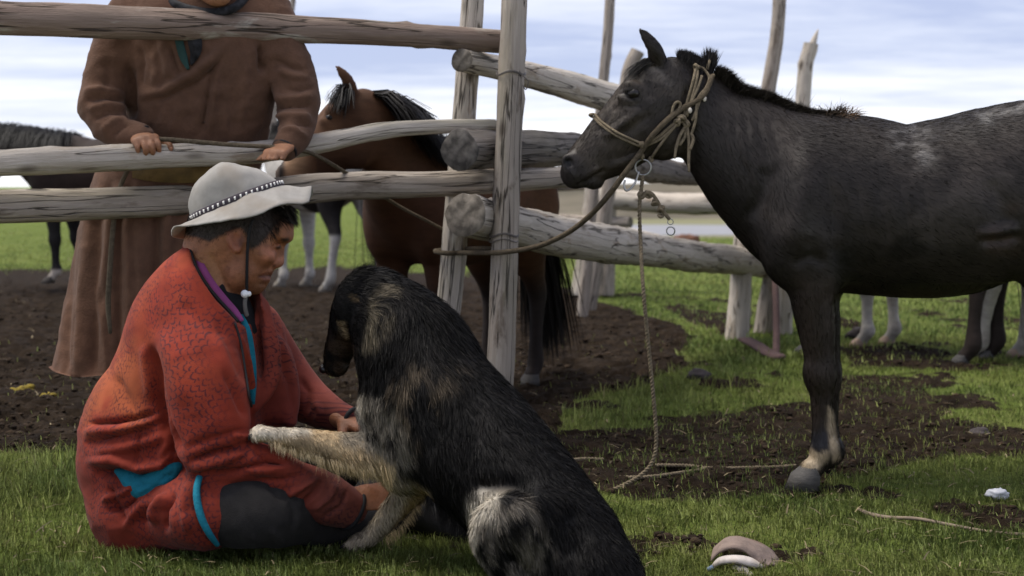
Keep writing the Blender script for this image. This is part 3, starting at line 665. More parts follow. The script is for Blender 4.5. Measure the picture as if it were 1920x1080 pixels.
class Horse:
    def __init__(s, M, side, k, res, ends, neck_rot=0, head_rot=0, legs=None, fat=1.0, head_side=None):
        """M(px,py,lat) -> world point; k: metres per skeleton pixel; ends: world bounds for the grid"""
        s.M, s.side, s.k = M, side, k; s.hside = side if head_side is None else head_side
        piv = (1500, 350); s.piv = piv; s.nr, s.hr = neck_rot, head_rot
        w = np.linspace(1, 0, len(NECK)) ** 0.6; s.neck = rot2(NECK, piv, neck_rot, w)
        s.fn = lambda p: rot2(rot2(p, piv, neck_rot), rot2([(1275, 160)], piv, neck_rot)[0], head_rot)
        Fd = Field(ends[0], ends[1], res); s.F = Fd
        def ch(pts, kk=0.03, n=5, op='add', dl=0.0, fx=0, fr=1.0):
            rows = []; sd = s.hside if np.mean([q[0] for q in pts]) < 1300 else side
            for p in pts:
                c = M(p[0] + fx, p[1], p[2] + dl); rows.append((*c, p[3] * k * fr, p[4] * k / KH * fr))
            Fd.chain(rows, kk, n, op, sd)
        def el(px, py, lat, rx, ry, rl, ang=0, kk=0.02, op='add'):
            a = math.radians(ang); c = M(px, py, lat)
            ux = (M(px + math.cos(a), py + math.sin(a), lat) - c); uy = (M(px - math.sin(a), py + math.cos(a), lat) - c)
            Fd.ell(c, (rx * k, ry * k, rl * k / KH), (ux, uy, s.hside if px < 1300 else side), kk, op)
        s.ch, s.el = ch, el; kr = k / KH
        ch(TORSO, 0.0, fr=fat); ch(s.neck, 0.07)
        for sg in (-1, 1):
            el(1490, 430, sg * .115 * kr, 62, 105, .085, 12, 0.05)      # shoulder
            el(1985, 395, sg * .11 * kr, 95, 110, .13, 0, 0.07)        # haunch
        hd = s.fn(HEAD); ch(hd, 0.05)
        def eh(px, py, lat, rx, ry, rl, ang=0, kk=0.02, op='add'):
            q = s.fn([(px, py)])[0]; el(q[0], q[1], lat * kr, rx, ry, rl, ang + neck_rot + head_rot, kk, op)
        s.eh = eh
        for sg in (-1, 1):
            eh(1244, 252, sg * .028, 46, 48, .05, 0, 0.03)              # jaw
            eh(1188, 166, sg * .064, 20, 13, .022, 45, 0.02)           # brow
            eh(1180, 196, sg * .068, 30, 8, .014, 40, 0.02)            # cheek bone
            eh(1066, 303, sg * .034, 13, 17, .02, 20, 0.015)           # nostril wing
            eh(1061, 303, sg * .052, 5, 10, .016, 25, 0.008, 'sub')
        eh(1076, 330, 0, 20, 21, .04, 0, 0.015); eh(1111, 341, 0, 21, 14, .034, 10, 0.008)
        eh(1172, 296, 0, 70, 20, .045, 45 - 70, 0.03)
        for sg in (-1, 1):
            e = s.fn([(1240, 118, 0, 12, .016), (1226, 95, 0, 17, .022), (1211, 72, 0, 12, .018), (1199, 54, 0, 3, .004)])
            ch([(p[0], p[1], (sg * .043 + (sg * .008 * i)) * kr, p[3], p[4]) for i, p in enumerate(e)], 0.015)
            ee = s.fn([(1211, 97, 0, 8, .014), (1199, 74, 0, 6, .012), (1193, 58, 0, 2, .004)])
            ch([(p[0], p[1], (sg * .050 + (sg * .008 * i)) * kr, p[3], p[4]) for i, p in enumerate(ee)], 0.006, op='sub')
        legs = legs or {}
        s.hoofs = []
        for nm, base, hf, lat in (('fn', FORE, FHOOF, -.115), ('ff', FORE, FHOOF, .115), ('hn', HIND, HHOOF, -.125), ('hf', HIND, HHOOF, .125)):
            ang, fx = legs.get(nm, (0, 0)); pv = (base[0][0] + fx, base[0][1] + 30); wt = [min(1, i * 0.5) for i in range(len(base))]
            b = rot2([(p[0] + fx, *p[1:]) for p in base], pv, ang, wt); h = rot2([(p[0] + fx, *p[1:]) for p in hf], pv, ang)
            ch(b, 0.045, dl=lat * kr); s.hoofs.append((h, lat * kr))
    def build(s, root, hide, colf, hoofcol=(0.05, 0.045, 0.04), smooth=2, detail=None, ground=0.0):
        V, Q = s.F.mesh(smooth); N = vnormals(V, Q)
        if detail: detail(V, N, Q)
        s.V, s.Q = V, Q
        C = colf(V, vnormals(V, Q)); body = mk('body', V, Q, hide, root, col=C)
        for h, lat in s.hoofs:
            c0 = [s.M(p[0], p[1], lat) for p in h]; rings, seg = [], 16; sd = s.side / np.linalg.norm(s.side)
            fw = s.M(1700, 0, 0) - s.M(1701, 0, 0); fw /= np.linalg.norm(fw)
            for c, p in zip(c0, h):
                a = np.arange(seg) * 2 * math.pi / seg; r1, r2 = p[3] * s.k, p[4] * s.k / KH
                ring = c + np.cos(a)[:, None] * fw * r1 * np.where(np.cos(a) > 0, 1.08, 0.85)[:, None] + np.sin(a)[:, None] * sd * r2
                rings.append(ring)
            rings[-1][:, 2] = np.maximum(ground, rings[-1][:, 2] * 0 + ground - 0.006); VV = np.vstack(rings + [rings[-1].mean(0)[None]])
            i = np.arange(2)[:, None] * seg; j = np.arange(seg)[None]; kk = (j + 1) % seg
            Qh = np.stack([i + j, i + kk, i + seg + kk, i + seg + j], -1).reshape(-1, 4)
            jj = np.arange(seg); T = np.stack([2 * seg + jj, 2 * seg + (jj + 1) % seg, np.full(seg, 3 * seg)], 1)
            mk('hoof', VV, [Qh, T], M_HOOF, root, col=np.tile(hoofcol, (len(VV), 1)))
        return body
    def eyes(s, root):
        kr = s.k / KH
        for sg in (-1, 1):
            q = s.fn([(1184, 178)])[0]; t = s.M(q[0], q[1], 0); n = s.hside * sg
            # put the eyeball just under the skin on that side
            d = s.V - t; lat = d @ s.hside; flat = np.linalg.norm(d - lat[:, None] * s.hside, axis=1); c = np.where((flat < .012) & (lat * sg > 0))[0]
            L = np.abs(lat[c]).max() if len(c) else .08 * kr
            V, f = ball(t + n * (L - .0135 * kr), (.0185 * kr, .0165 * kr, .0155 * kr)); mk('eye', V, f, M_EYE, root)
def ball(c, r, nu=14, nv=9):
    V = [np.array([0, 0, 1.0])]
    for i in range(1, nv):
        t = math.pi * i / nv
        for j in range(nu): p = 2 * math.pi * j / nu; V.append(np.array([math.sin(t) * math.cos(p), math.sin(t) * math.sin(p), math.cos(t)]))
    V.append(np.array([0, 0, -1.0])); V = np.array(V) * np.asarray(r) + np.asarray(c); q, t = [], []
    for j in range(nu):
        k = (j + 1) % nu; t.append((0, 1 + j, 1 + k)); e = 1 + (nv - 2) * nu; t.append((e + j, len(V) - 1, e + k))
        for i in range(nv - 2): q.append((1 + i * nu + j, 1 + (i + 1) * nu + j, 1 + (i + 1) * nu + k, 1 + i * nu + k))
    return V, [np.array(q), np.array(t)]
def hair_lines(roots, dirs, L, droop, width, col, r, segs=3, normal=None, jit=0.15):
    """bundle of ribbons from explicit roots; dirs start direction, droop pulls them down along the length"""
    n = len(roots); D = dirs + r.normal(0, jit, (n, 3)); D /= np.linalg.norm(D, axis=1)[:, None]
    sd = np.cross(D, r.normal(0, 1, (n, 3))); sd /= np.linalg.norm(sd, axis=1)[:, None]; pts = [roots]
    L = np.broadcast_to(L, (n,)) * (0.8 + 0.4 * r.random(n))
    for i in range(segs):
        d = D + np.array([0, 0, -1.0]) * droop * (i + 1) / segs; d /= np.linalg.norm(d, axis=1)[:, None]; pts.append(pts[-1] + d * (L / segs)[:, None])
    rows = []
    for i in range(segs): w = width * (1 - 0.5 * i / segs); rows += [pts[i] - sd * w, pts[i] + sd * w]
    rows.append(pts[-1]); per = len(rows); VV = np.stack(rows, 1).reshape(-1, 3); b = np.arange(n)[:, None] * per; fs = []
    if segs > 1: fs.append(np.vstack([b + np.array([2 * i, 2 * i + 1, 2 * i + 3, 2 * i + 2]) for i in range(segs - 1)]))
    fs.append(b + np.array([2 * segs - 2, 2 * segs - 1, 2 * segs]))
    C = np.repeat(np.asarray(col) * (0.6 + 0.8 * r.random((n, 1))), per, 0); return VV, fs, C
def along(poly, t):
    A = np.asarray(poly, float); L = np.r_[0, np.cumsum(np.linalg.norm(np.diff(A, axis=0), axis=1))]; L /= L[-1]
    return np.stack([np.interp(t, L, A[:, i]) for i in range(A.shape[1])], 1)
CREST = [(1240, 108), (1268, 108), (1300, 128), (1345, 158), (1400, 182), (1450, 202), (1500, 213), (1550, 219), (1600, 224)]

# ---- the big black horse, broadside to the camera
HD = 4.35
def M_black(px, py, lat): return P(px, py, HD + lat)
def black_detail(V, N, Q):
    py = pix(V)[1]; px = pix(V)[0]; nr = (HD - 0.5, HD)
    f = lambda poly, w, a, **k: fold(V, N, poly, w, a, near=nr, **k)
    for poly, w, a in [([(1392, 200), (1402, 250), (1425, 310), (1432, 360)], 6, -.005), ([(1415, 205), (1428, 260), (1448, 320)], 6, -.005), ([(1372, 195), (1380, 250), (1392, 300), (1410, 350), (1420, 400)], 6, -.004),
                       ([(1440, 215), (1452, 262), (1470, 300)], 6, -.004), ([(1352, 190), (1356, 250), (1372, 310), (1380, 370)], 6, -.003),
                       ([(1404, 230), (1414, 280), (1430, 330)], 5, .004), ([(1382, 230), (1392, 280), (1405, 320)], 5, .004)]: f(poly, w, a, facing=0.1)
    f([(1545, 300), (1562, 380), (1566, 460), (1560, 530)], 14, -.014, taper=0.3); f([(1500, 260), (1515, 340), (1500, 420), (1470, 480)], 24, .012)
    f([(1478, 500), (1520, 478), (1556, 498)], 10, -.007); f([(1400, 420), (1425, 380), (1450, 300)], 16, -.010)
    f([(1826, 440), (1870, 432), (1915, 424)], 8, .014); f([(1830, 455), (1880, 452), (1925, 440)], 9, -.012); f([(1850, 330), (1880, 390), (1890, 440)], 22, -.012)
    f([(1700, 255), (1760, 290), (1780, 360)], 22, .006)
    for x in (1600, 1640, 1680, 1722): f([(x, 330), (x + 18, 400), (x + 22, 470)], 9, -.0035, facing=0.2)
    # face: bone under the eye, eyelids, mouth, nostril
    f([(1082, 350), (1098, 340), (1116, 328), (1136, 316)], 3.0, -.013, taper=0.1); f([(1090, 336), (1108, 326), (1126, 312)], 6, .006); f([(1066, 296), (1070, 304), (1066, 314)], 5, -.012, taper=0.2, facing=-.3); f([(1054, 320), (1070, 324), (1086, 334)], 6, .005); f([(1160, 190), (1140, 222), (1112, 256)], 6, -.006); f([(1205, 206), (1168, 232), (1128, 262)], 7, .010); f([(1228, 208), (1196, 232), (1160, 262)], 9, -.006); f([(1200, 290), (1160, 306), (1130, 318)], 6, .006); f([(1226, 130), (1222, 160), (1214, 190)], 10, -.006)
    f([(1168, 172), (1182, 167), (1200, 175)], 3.2, .012); f([(1170, 185), (1184, 190), (1200, 184)], 3.0, .009); f([(1166, 160), (1184, 156), (1204, 166)], 4, .006); f([(1166, 194), (1186, 200), (1206, 192)], 3, -.006)
    f([(1296, 150), (1280, 210), (1290, 268)], 9, -.014); f([(1215, 275), (1180, 292), (1150, 306)], 7, -.006); f([(1198, 130), (1212, 150), (1240, 160)], 5, .004)
    V += N * ((fbm(V * 9, 3, 0.5, 4) - 0.5) * 0.006)[:, None]
def black_col(V, N):
    px, py = pix(V); n = fbm(V * 14, 4, 0.6, 2)[:, None]; n2 = fbm(V * np.array([30, 30, 60]), 3, 0.6, 8)[:, None]; pm = lambda poly, s: poly_mask(px, py, poly, s)
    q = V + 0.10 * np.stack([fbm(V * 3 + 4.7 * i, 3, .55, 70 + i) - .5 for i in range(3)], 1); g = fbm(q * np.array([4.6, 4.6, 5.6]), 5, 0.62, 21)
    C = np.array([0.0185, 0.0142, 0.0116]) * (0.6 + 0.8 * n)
    roan_sheen = np.maximum(pm([(1490, 330), (1640, 300), (1880, 250), (1940, 300), (1900, 420), (1740, 470), (1560, 400)], 60), .9 * pm([(1430, 400), (1500, 370), (1545, 420), (1530, 490), (1470, 470)], 30)); roan_sheen = np.maximum(roan_sheen, .55 * pm([(1340, 200), (1500, 230), (1500, 330), (1400, 330)], 30))
    C = C + (roan_sheen * sst(.36, .66, g))[:, None] * np.array([0.036, 0.0295, 0.0252]) * (.6 + .8 * n2)  # roan mottling, with the shoulder's sheen painted into the coat colour
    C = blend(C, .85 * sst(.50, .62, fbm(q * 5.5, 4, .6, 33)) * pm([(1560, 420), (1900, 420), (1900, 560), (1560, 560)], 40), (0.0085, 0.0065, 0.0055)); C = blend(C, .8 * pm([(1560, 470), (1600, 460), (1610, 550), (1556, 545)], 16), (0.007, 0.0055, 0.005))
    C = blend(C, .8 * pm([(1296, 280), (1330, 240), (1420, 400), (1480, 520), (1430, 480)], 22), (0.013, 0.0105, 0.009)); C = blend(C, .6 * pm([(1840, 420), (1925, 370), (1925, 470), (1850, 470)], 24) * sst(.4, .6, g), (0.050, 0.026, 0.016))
    hd = pm([(1190, 100), (1300, 170), (1290, 290), (1150, 350), (1030, 380), (1030, 260)], 25)[:, None]
    C = C * (1 - hd) + hd * np.array([0.048, 0.0380, 0.0295]) * (0.35 + 1.2 * n2)
    C = blend(C, .7 * pm([(1180, 150), (1240, 130), (1290, 180), (1290, 280), (1230, 300), (1210, 230)], 22) * sst(.4, .6, n[:, 0]), (0.022, 0.0175, 0.015)); mz = pm([(1040, 290), (1075, 285), (1110, 330), (1135, 345), (1110, 370), (1050, 360)], 12)[:, None]; C = C * (1 - mz) + mz * np.array([0.034, 0.028, 0.026])
    C = blend(C, .9 * pm([(1056, 294), (1068, 292), (1072, 306), (1066, 316), (1056, 310)], 4), (0.004, 0.0035, 0.0035)); C = blend(C, .8 * pm([(1168, 168), (1184, 164), (1202, 174), (1198, 186), (1180, 190), (1166, 182)], 4), (0.006, 0.005, 0.005))
    st = pm([(1208, 114), (1238, 130), (1264, 154), (1258, 164), (1230, 146), (1206, 126)], 5)[:, None]; C = C + st * np.array([0.085, 0.075, 0.066]) * n2 * 1.5
    wm = pm([(1672, 244), (1734, 248), (1752, 280), (1742, 316), (1716, 306), (1676, 275)], 24)[:, None]; C = C + wm * np.array([0.14, 0.132, 0.125]) * sst(0.38, 0.74, n2)  # white saddle marks plus sheen on the back, both painted into the coat
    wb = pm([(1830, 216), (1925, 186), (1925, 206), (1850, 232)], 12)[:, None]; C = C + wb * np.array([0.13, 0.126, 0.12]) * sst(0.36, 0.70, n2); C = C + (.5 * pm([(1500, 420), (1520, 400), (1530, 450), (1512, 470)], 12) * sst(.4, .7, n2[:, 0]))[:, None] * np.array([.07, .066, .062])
    br = pm([(1490, 520), (1560, 520), (1575, 700), (1560, 790), (1515, 790)], 20)[:, None]; C = C * (1 - br) + br * np.array([0.029, 0.0205, 0.0155]) * (0.5 + 1.0 * n)
    sock = np.maximum(pm([(1508, 848), (1520, 838), (1534, 850), (1556, 842), (1552, 862), (1520, 892), (1500, 890)], 5), pm([(1552, 760), (1562, 770), (1576, 860), (1562, 866), (1550, 820)], 4))[:, None]
    C = C * (1 - sock) + sock * np.array([0.40, 0.31, 0.20]) * (0.5 + 0.9 * n2)
    bk = pm([(1522, 812), (1552, 805), (1556, 840), (1535, 848), (1520, 838)], 5)[:, None]; return C * (1 - bk) + bk * np.array([0.020, 0.019, 0.022])
def mane_on(root, hs, t0, t1, n, L, up, fall, w, col, name='mane', seed=4, droop=0.3, lat_sp=0.02, tips=None, jit=0.15, sgs=(-1,), dy=0):
    r = np.random.default_rng(seed); t = t0 + (t1 - t0) * r.random(n); c = along(CREST, t)
    wN = np.clip((1500 - c[:, 0]) / 260, 0, 1) ** 0.6
    pts = []
    for (x, y), wt in zip(c, wN):
        q = rot2([(x, y)], hs.piv, hs.nr * wt)[0]; pts.append(q)
    lat = r.normal(0, lat_sp, n) * hs.k / KH
    ts = np.linspace(t0, t1, 48); cc = along(CREST, ts); cw = np.clip((1500 - cc[:, 0]) / 260, 0, 1) ** 0.6; zt = []
    for (x, y), wt in zip(cc, cw):
        q = rot2([(x, y)], hs.piv, hs.nr * wt)[0]; p = hs.M(q[0], q[1], 0); m = (np.hypot(hs.V[:, 0] - p[0], hs.V[:, 1] - p[1]) < .022) & (np.abs(hs.V[:, 2] - p[2]) < .22); zt.append(hs.V[m, 2].max() if m.any() else p[2])
    zt = np.array(zt); zt[1:-1] = (zt[:-2] + zt[1:-1] * 2 + zt[2:]) / 4
    R = np.array([hs.M(q[0], q[1], l) for q, l in zip(pts, lat)]); R[:, 2] = np.interp(t, ts, zt) - .012 - np.abs(lat) * .45 + dy * -.0004; fw = hs.M(1501, 0, 0) - hs.M(1500, 0, 0); fw /= np.linalg.norm(fw)
    sg = r.choice(sgs, n); D = np.array([0, 0, 1.0]) * up + fw * r.uniform(-0.1, 0.35, n)[:, None] + hs.side * (sg * fall)[:, None]
    LL = L(t) if callable(L) else np.full(n, L)
    V, fs, C = hair_lines(R, D, LL, droop, w, col, r, jit=jit)
    if tips is not None:
        k = np.repeat(t > tips[0], 7); C[k] = C[k] * 0.3 + np.array(tips[1]) * 0.7
    o = mk(name, V, fs, M_HAIR, root, col=C); o['kind'] = 'stuff'; return o
def build_black_horse():
    root = thing('horse', G(1507, 906), 'black horse standing broadside in a rope halter, closest of the horses', 'horse', 'horses at the corral')
    hs = Horse(M_black, np.array([0, 1.0, 0]), KH, 0.0095, ((0.10, HD - .42, -.02), (2.02, HD + .42, 1.50)), legs={'ff': (0, 12), 'hn': (-2, 0), 'hf': (3, 0)})
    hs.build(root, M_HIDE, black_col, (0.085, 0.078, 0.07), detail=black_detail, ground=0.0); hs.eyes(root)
    base = (0.016, 0.014, 0.013)
    def hdir(R, n):
        px, py = pix(R); D = np.tile([.85, 0, -.45], (len(R), 1)); lg = ((py > 530) | (px > 1960) & (py > 420))[:, None]; D = np.where(lg, np.array([.1, 0, -1.0]), D); fc = poly_mask(px, py, [(1030, 280), (1180, 110), (1260, 110), (1300, 200), (1280, 300), (1110, 370)], 20)[:, None]; D = D * (1 - fc) + fc * np.array([-.5, 0, -.75])
        nk = poly_mask(px, py, [(1300, 130), (1500, 200), (1480, 460), (1300, 260)], 25)[:, None]; return D * (1 - nk) + nk * np.array([.45, 0, -.8])
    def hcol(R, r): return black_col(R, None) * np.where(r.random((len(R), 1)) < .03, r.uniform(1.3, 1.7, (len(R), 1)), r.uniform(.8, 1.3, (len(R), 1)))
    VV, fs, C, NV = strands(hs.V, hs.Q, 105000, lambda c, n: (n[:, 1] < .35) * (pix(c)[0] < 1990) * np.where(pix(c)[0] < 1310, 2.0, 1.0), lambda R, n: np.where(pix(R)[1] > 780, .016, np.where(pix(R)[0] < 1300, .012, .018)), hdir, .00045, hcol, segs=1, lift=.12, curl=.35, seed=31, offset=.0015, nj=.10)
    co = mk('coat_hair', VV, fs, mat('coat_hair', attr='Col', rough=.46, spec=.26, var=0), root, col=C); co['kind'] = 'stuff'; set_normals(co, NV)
    mane_on(root, hs, 0.08, 0.235, 3200, 0.038, 1.0, 0.10, .0009, base, seed=1, droop=0.2, jit=0.13)
    mane_on(root, hs, 0.242, 0.275, 500, 0.072, 1.0, 0.0, .0016, base, seed=2, droop=0.0, jit=0.10, lat_sp=.012)
    mane_on(root, hs, 0.292, 0.90, 12000, lambda t: 0.046 - 0.014 * sst(0.4, 0.9, t), 0.75, 0.40, .0008, (0.024, 0.0195, 0.0145), seed=3, droop=0.7, lat_sp=.016, jit=.11)
    mane_on(root, hs, 0.86, 1.0, 520, 0.060, 0.9, 0.5, .0014, (0.04, 0.028, 0.018), seed=5, droop=0.9, tips=(0.93, (0.16, 0.085, 0.04)), jit=0.32)
    mane_on(root, hs, 0.62, 0.98, 45, 0.07, 0.8, -0.1, .0007, (0.03, 0.025, 0.02), seed=6, droop=0.3, jit=0.35)
    r = np.random.default_rng(9); n = 160; R = np.array([P(x, y, HD - 0.02 + l) for x, y, l in zip(r.uniform(1208, 1226, n), r.uniform(108, 118, n), r.normal(0, .02, n))])
    D = np.tile([-.75, -.1, -.25], (n, 1)); V, fs, C = hair_lines(R, D, 0.085, 0.8, .0013, base, r, jit=0.16); mk('forelock', V, fs, M_HAIR, root, col=C)['kind'] = 'stuff'
    n = 1500; R = np.array([P(x, y, HD + l) for x, y, l in zip(r.uniform(2078, 2100, n), r.uniform(240, 290, n), r.normal(0, .02, n))])
    V, fs, C = hair_lines(R, np.tile([.6, 0, -.5], (n, 1)), 0.85, 2.5, .002, base, r, segs=5, jit=0.12); mk('tail', V, fs, M_HAIR, root, col=C)['kind'] = 'stuff'
    return root, hs
black_root, black = build_black_horse()

# ---- the other horses: the same skeleton turned, scaled and coloured
def placed(px0, at, yaw, size, bend=0, bspan=(1500, 1280), nbend=0):
    """skeleton column px0 stands on ground point 'at'; yaw 0 faces left like the black horse, positive turns the head away"""
    a = math.radians(yaw); k = KH * size; ex = np.array([math.cos(a), -math.sin(a), 0]); ey = np.array([math.sin(a), math.cos(a), 0])
    at = np.asarray(at, float)
    xs = np.arange(800, 2300, 5.0); an = a + math.radians(bend) * (1 - sst(bspan[1], bspan[0], xs)) + math.radians(nbend) * (1 - sst(1400, 1500, xs)); dx = np.cos(an) * 5 * k; dy = -np.sin(an) * 5 * k
    cx, cy = np.cumsum(dx) - dx, np.cumsum(dy) - dy; cx -= np.interp(px0, xs, cx); cy -= np.interp(px0, xs, cy)
    def Mf(px, py, lat):
        t = np.interp(px, xs, an); return at + np.array([np.interp(px, xs, cx) + math.sin(t) * lat, np.interp(px, xs, cy) + math.cos(t) * lat, (906 - py) * k])
    h = a + math.radians(bend + nbend); return Mf, ey, k, np.array([math.sin(h), math.cos(h), 0])
def other_horse(label, px0, at, yaw, size, colf, neck_rot=0, head_rot=0, legs=None, manel=0.2, manecol=(0.012, 0.010, 0.009), hoof=(0.06, 0.05, 0.04), res=0.016, tailcol=None, taillen=0.9, fall=0.6, manen=1500, hide=None, fat=1.0, forelock=True, bend=0, mup=.5, bspan=(1500, 1280), nbend=0):
    Mf, ey, k, hs_ = placed(px0, at, yaw, size, bend, bspan, nbend); c = np.array([Mf(x, y, l) for x in (900, 2160) for y in (-40, 930) for l in (-.5, .5)])
    root = thing('horse', at, label, 'horse', 'horses at the corral')
    hs = Horse(Mf, ey, k, res, (c.min(0), c.max(0)), neck_rot, head_rot, legs, fat, hs_)
    def cf(V, N):
        inv = V - np.asarray(at, float); a = math.radians(yaw); ex = np.array([math.cos(a), -math.sin(a), 0])
        sx = px0 + (inv @ ex) / k; sy = 906 - inv[:, 2] / k
        if bend or nbend:                            # columns of a turned head are read in the head's own frame
            c0 = hs.fn([(1235, 190)])[0]; o = Mf(c0[0], 0, 0); exh = np.array([hs_[1], -hs_[0], 0]); d = V - o; t = c0[0] + (d @ exh) / k; w = (t < c0[0]) & (np.abs(d @ hs_) < .16) & (sy < 420); sx = np.where(w, t, np.maximum(sx, c0[0] + 1))
        return colf(V, sx, sy, inv @ ey)
    hs.inv = None; hs.build(root, hide or M_HIDEB, cf, hoof, ground=at[2]); hs.eyes(root)
    if manel: mane_on(root, hs, 0.08, 0.97, manen, manel, mup, fall, .004, manecol, seed=7, droop=1.6, lat_sp=.02, sgs=(-1, -1, -1, 1), dy=0)
    r = np.random.default_rng(12); n = 900; R = np.array([Mf(x, y, l) for x, y, l in zip(r.uniform(2080, 2100, n), r.uniform(250, 300, n), r.normal(0, .02, n))])
    fw = Mf(1801, 0, 0) - Mf(1800, 0, 0); fw /= np.linalg.norm(fw)
    V, fs, C = hair_lines(R, np.tile(fw * .5 + np.array([0, 0, -.5]), (n, 1)), taillen * size, 2.6, .004, tailcol or manecol, r, segs=5, jit=0.1); mk('tail', V, fs, M_HAIR, root, col=C)['kind'] = 'stuff'
    if forelock:
        q = [hs.fn([(x, y)])[0] for x, y in zip(r.uniform(1212, 1240, 240), r.uniform(98, 112, 240))]
        R = np.array([Mf(a[0], a[1], l) for a, l in zip(q, r.normal(0, .03, 240))])
        V, fs, C = hair_lines(R, np.tile(-fw * .8 + np.array([0, 0, .1]) - ey * .25, (240, 1)), 0.16, 1.3, .003, manecol, r, jit=0.14); mk('forelock', V, fs, M_HAIR, root, col=C)['kind'] = 'stuff'
    return root, hs
def bay_col(V, sx, sy, l):
    n = fbm(V * 6, 4, 0.6, 3)[:, None]; C = np.array([0.062, 0.029, 0.0145]) * (0.55 + 0.9 * n)
    C = blend(C, sst(560, 660, sy), (0.018, 0.013, 0.011)); C = blend(C, 0.6 * sst(250, 330, sy) * (sx > 1350) * sst(0.4, 0.6, fbm(V * 3, 3, 0.5, 6)), (0.05, 0.022, 0.013))
    hd_ = sx < 1236; u = (1236 - sx) / 180; C = blend(C, hd_ * .6 * sst(.0, .3, u), (0.10, 0.050, 0.027)); C = blend(C, hd_ * sst(.50, .72, u) * 0.9, (0.24, 0.145, 0.085)); C = blend(C, hd_ * sst(.86, .97, u) * .75, (0.085, 0.075, 0.07)); C = blend(C, hd_ * np.exp(-((u - .94) / .035) ** 2), (.012, .01, .01)); C = blend(C, .7 * hd_ * sst(250, 290, sy) * (u < .5), (0.03, 0.014, 0.009)); return C  # last blend: shading under the jaw put into the head's colour
def pinto_col(V, sx, sy, l):
    n = fbm(V * 1.9 + 4.2, 3, 0.5, 12); m = sst(0.50, 0.54, n) * (sx < 1850); C = np.tile([0.40, 0.375, 0.34], (len(V), 1)); C = blend(C, m * (sy < 380), (0.03, 0.022, 0.018))
    C = blend(C, sst(430, 470, sy) * (1 - sst(640, 665, sy)) * (l < 0) * (sx > 1750), (0.018, 0.015, 0.014)); return C * (0.85 + 0.3 * fbm(V * 12, 3, 0.5, 1))[:, None]
def dark_col(V, sx, sy, l):
    C = np.tile([0.026, 0.019, 0.016], (len(V), 1)) * (0.7 + 0.6 * fbm(V * 8, 3, 0.6, 5))[:, None]; return blend(C, 0.7 * sst(560, 480, sy) * sst(430, 500, sy), (0.06, 0.032, 0.02))
def left_col(V, sx, sy, l):
    C = np.tile([0.022, 0.013, 0.010], (len(V), 1)) * (0.7 + 0.6 * fbm(V * 8, 3, 0.6, 5))[:, None]; C = blend(C, sst(560, 640, sy), (0.014, 0.012, 0.011)); return blend(C, sst(835, 850, sy), (0.42, 0.36, 0.30))
def white_col(V, sx, sy, l):
    C = np.tile([0.40, 0.365, 0.32], (len(V), 1)) * (0.75 + 0.5 * fbm(V * 9, 4, 0.6, 5))[:, None]; return blend(C, 0.35 * sst(0.5, 0.62, fbm(V * 7, 3, 0.6, 8)), (0.20, 0.17, 0.14))
def gz(px, d, z=0.0): p = P(px, HY, d); return np.array([p[0], d, z])
other_horse('bay horse with a black mane behind the rails, head by the standing man', 1262, gz(684, 5.45, 0.0), -62, 0.985, bay_col, neck_rot=-1, head_rot=0, bend=72, bspan=(1350, 1235), nbend=-16, manel=0.26, hoof=(0.05, 0.045, 0.04), res=0.012, manen=3600, fall=1.1)
other_horse('white and black pinto horse farther off, its black tail and stockinged legs towards us', 2040, gz(668, 12.0, 0.0), 50, 1.18, pinto_col, legs={'hn': (8, -30), 'hf': (-6, 25)}, hoof=(0.25, 0.22, 0.18), manel=0.2)
other_horse('dark horse with a long hanging mane at the left edge behind the rails', 1530, gz(112, 12.2, 0.08), 6, 1.12, left_col, neck_rot=-14, head_rot=-18, manel=0.42, legs={'fn': (0, 0), 'ff': (-6, 20)}, fall=1.3, manen=2600, manecol=(0.008, 0.007, 0.007), mup=1.3)
other_horse('pale grey horse grazing side on beyond the black horse belly', 1530, gz(1650, 8.0, 0.0), 52, 1.0, white_col, neck_rot=-30, head_rot=-25, legs={'fn': (2, 0), 'ff': (-2, -20), 'hn': (8, 0)}, hoof=(0.42, 0.30, 0.22), manecol=(0.35, 0.33, 0.30))
other_horse('dark brown horse whose hind leg and black tail show behind the black horse', 2040, gz(1838, 7.25, 0.0), 33, 1.04, dark_col, legs={'hn': (0, 0), 'hf': (-3, 10)}, hoof=(0.07, 0.065, 0.06), taillen=0.8)
# ------------------------------------------------------------------ people
def pch(Fd, pts, k=0.02, n=5, op='add', side=(0, 1, 0)):
    """limb given as photo column, row, distance, half-width in pixels, half-depth in metres (or None for round)"""
    rows = []
    for p in pts:
        r = p[3] * p[2] / F; rows.append((*P(p[0], p[1], p[2]), r, r if len(p) < 5 or p[4] is None else p[4]))
    Fd.chain(rows, k, n, op, side)
def pel(Fd, px, py, d, rx, ry, rd, ang=0, k=0.01, op='add'):
    a = math.radians(ang); Fd.ell(P(px, py, d), (rx * d / F, ry * d / F, rd), ((math.cos(a), 0, -math.sin(a)), (math.sin(a), 0, math.cos(a)), (0, 1, 0)), k, op)
def surf(V, px, py, rad=7):
    x, y = pix(V); m = np.where(np.hypot(x - px, y - py) < rad)[0]
    return V[m, 1].min() if len(m) else None
def on(V, px, py, out=0.0, rad=7, dflt=4.0):
    d = surf(V, px, py, rad); return P(px, py, (dflt if d is None else d) - out)
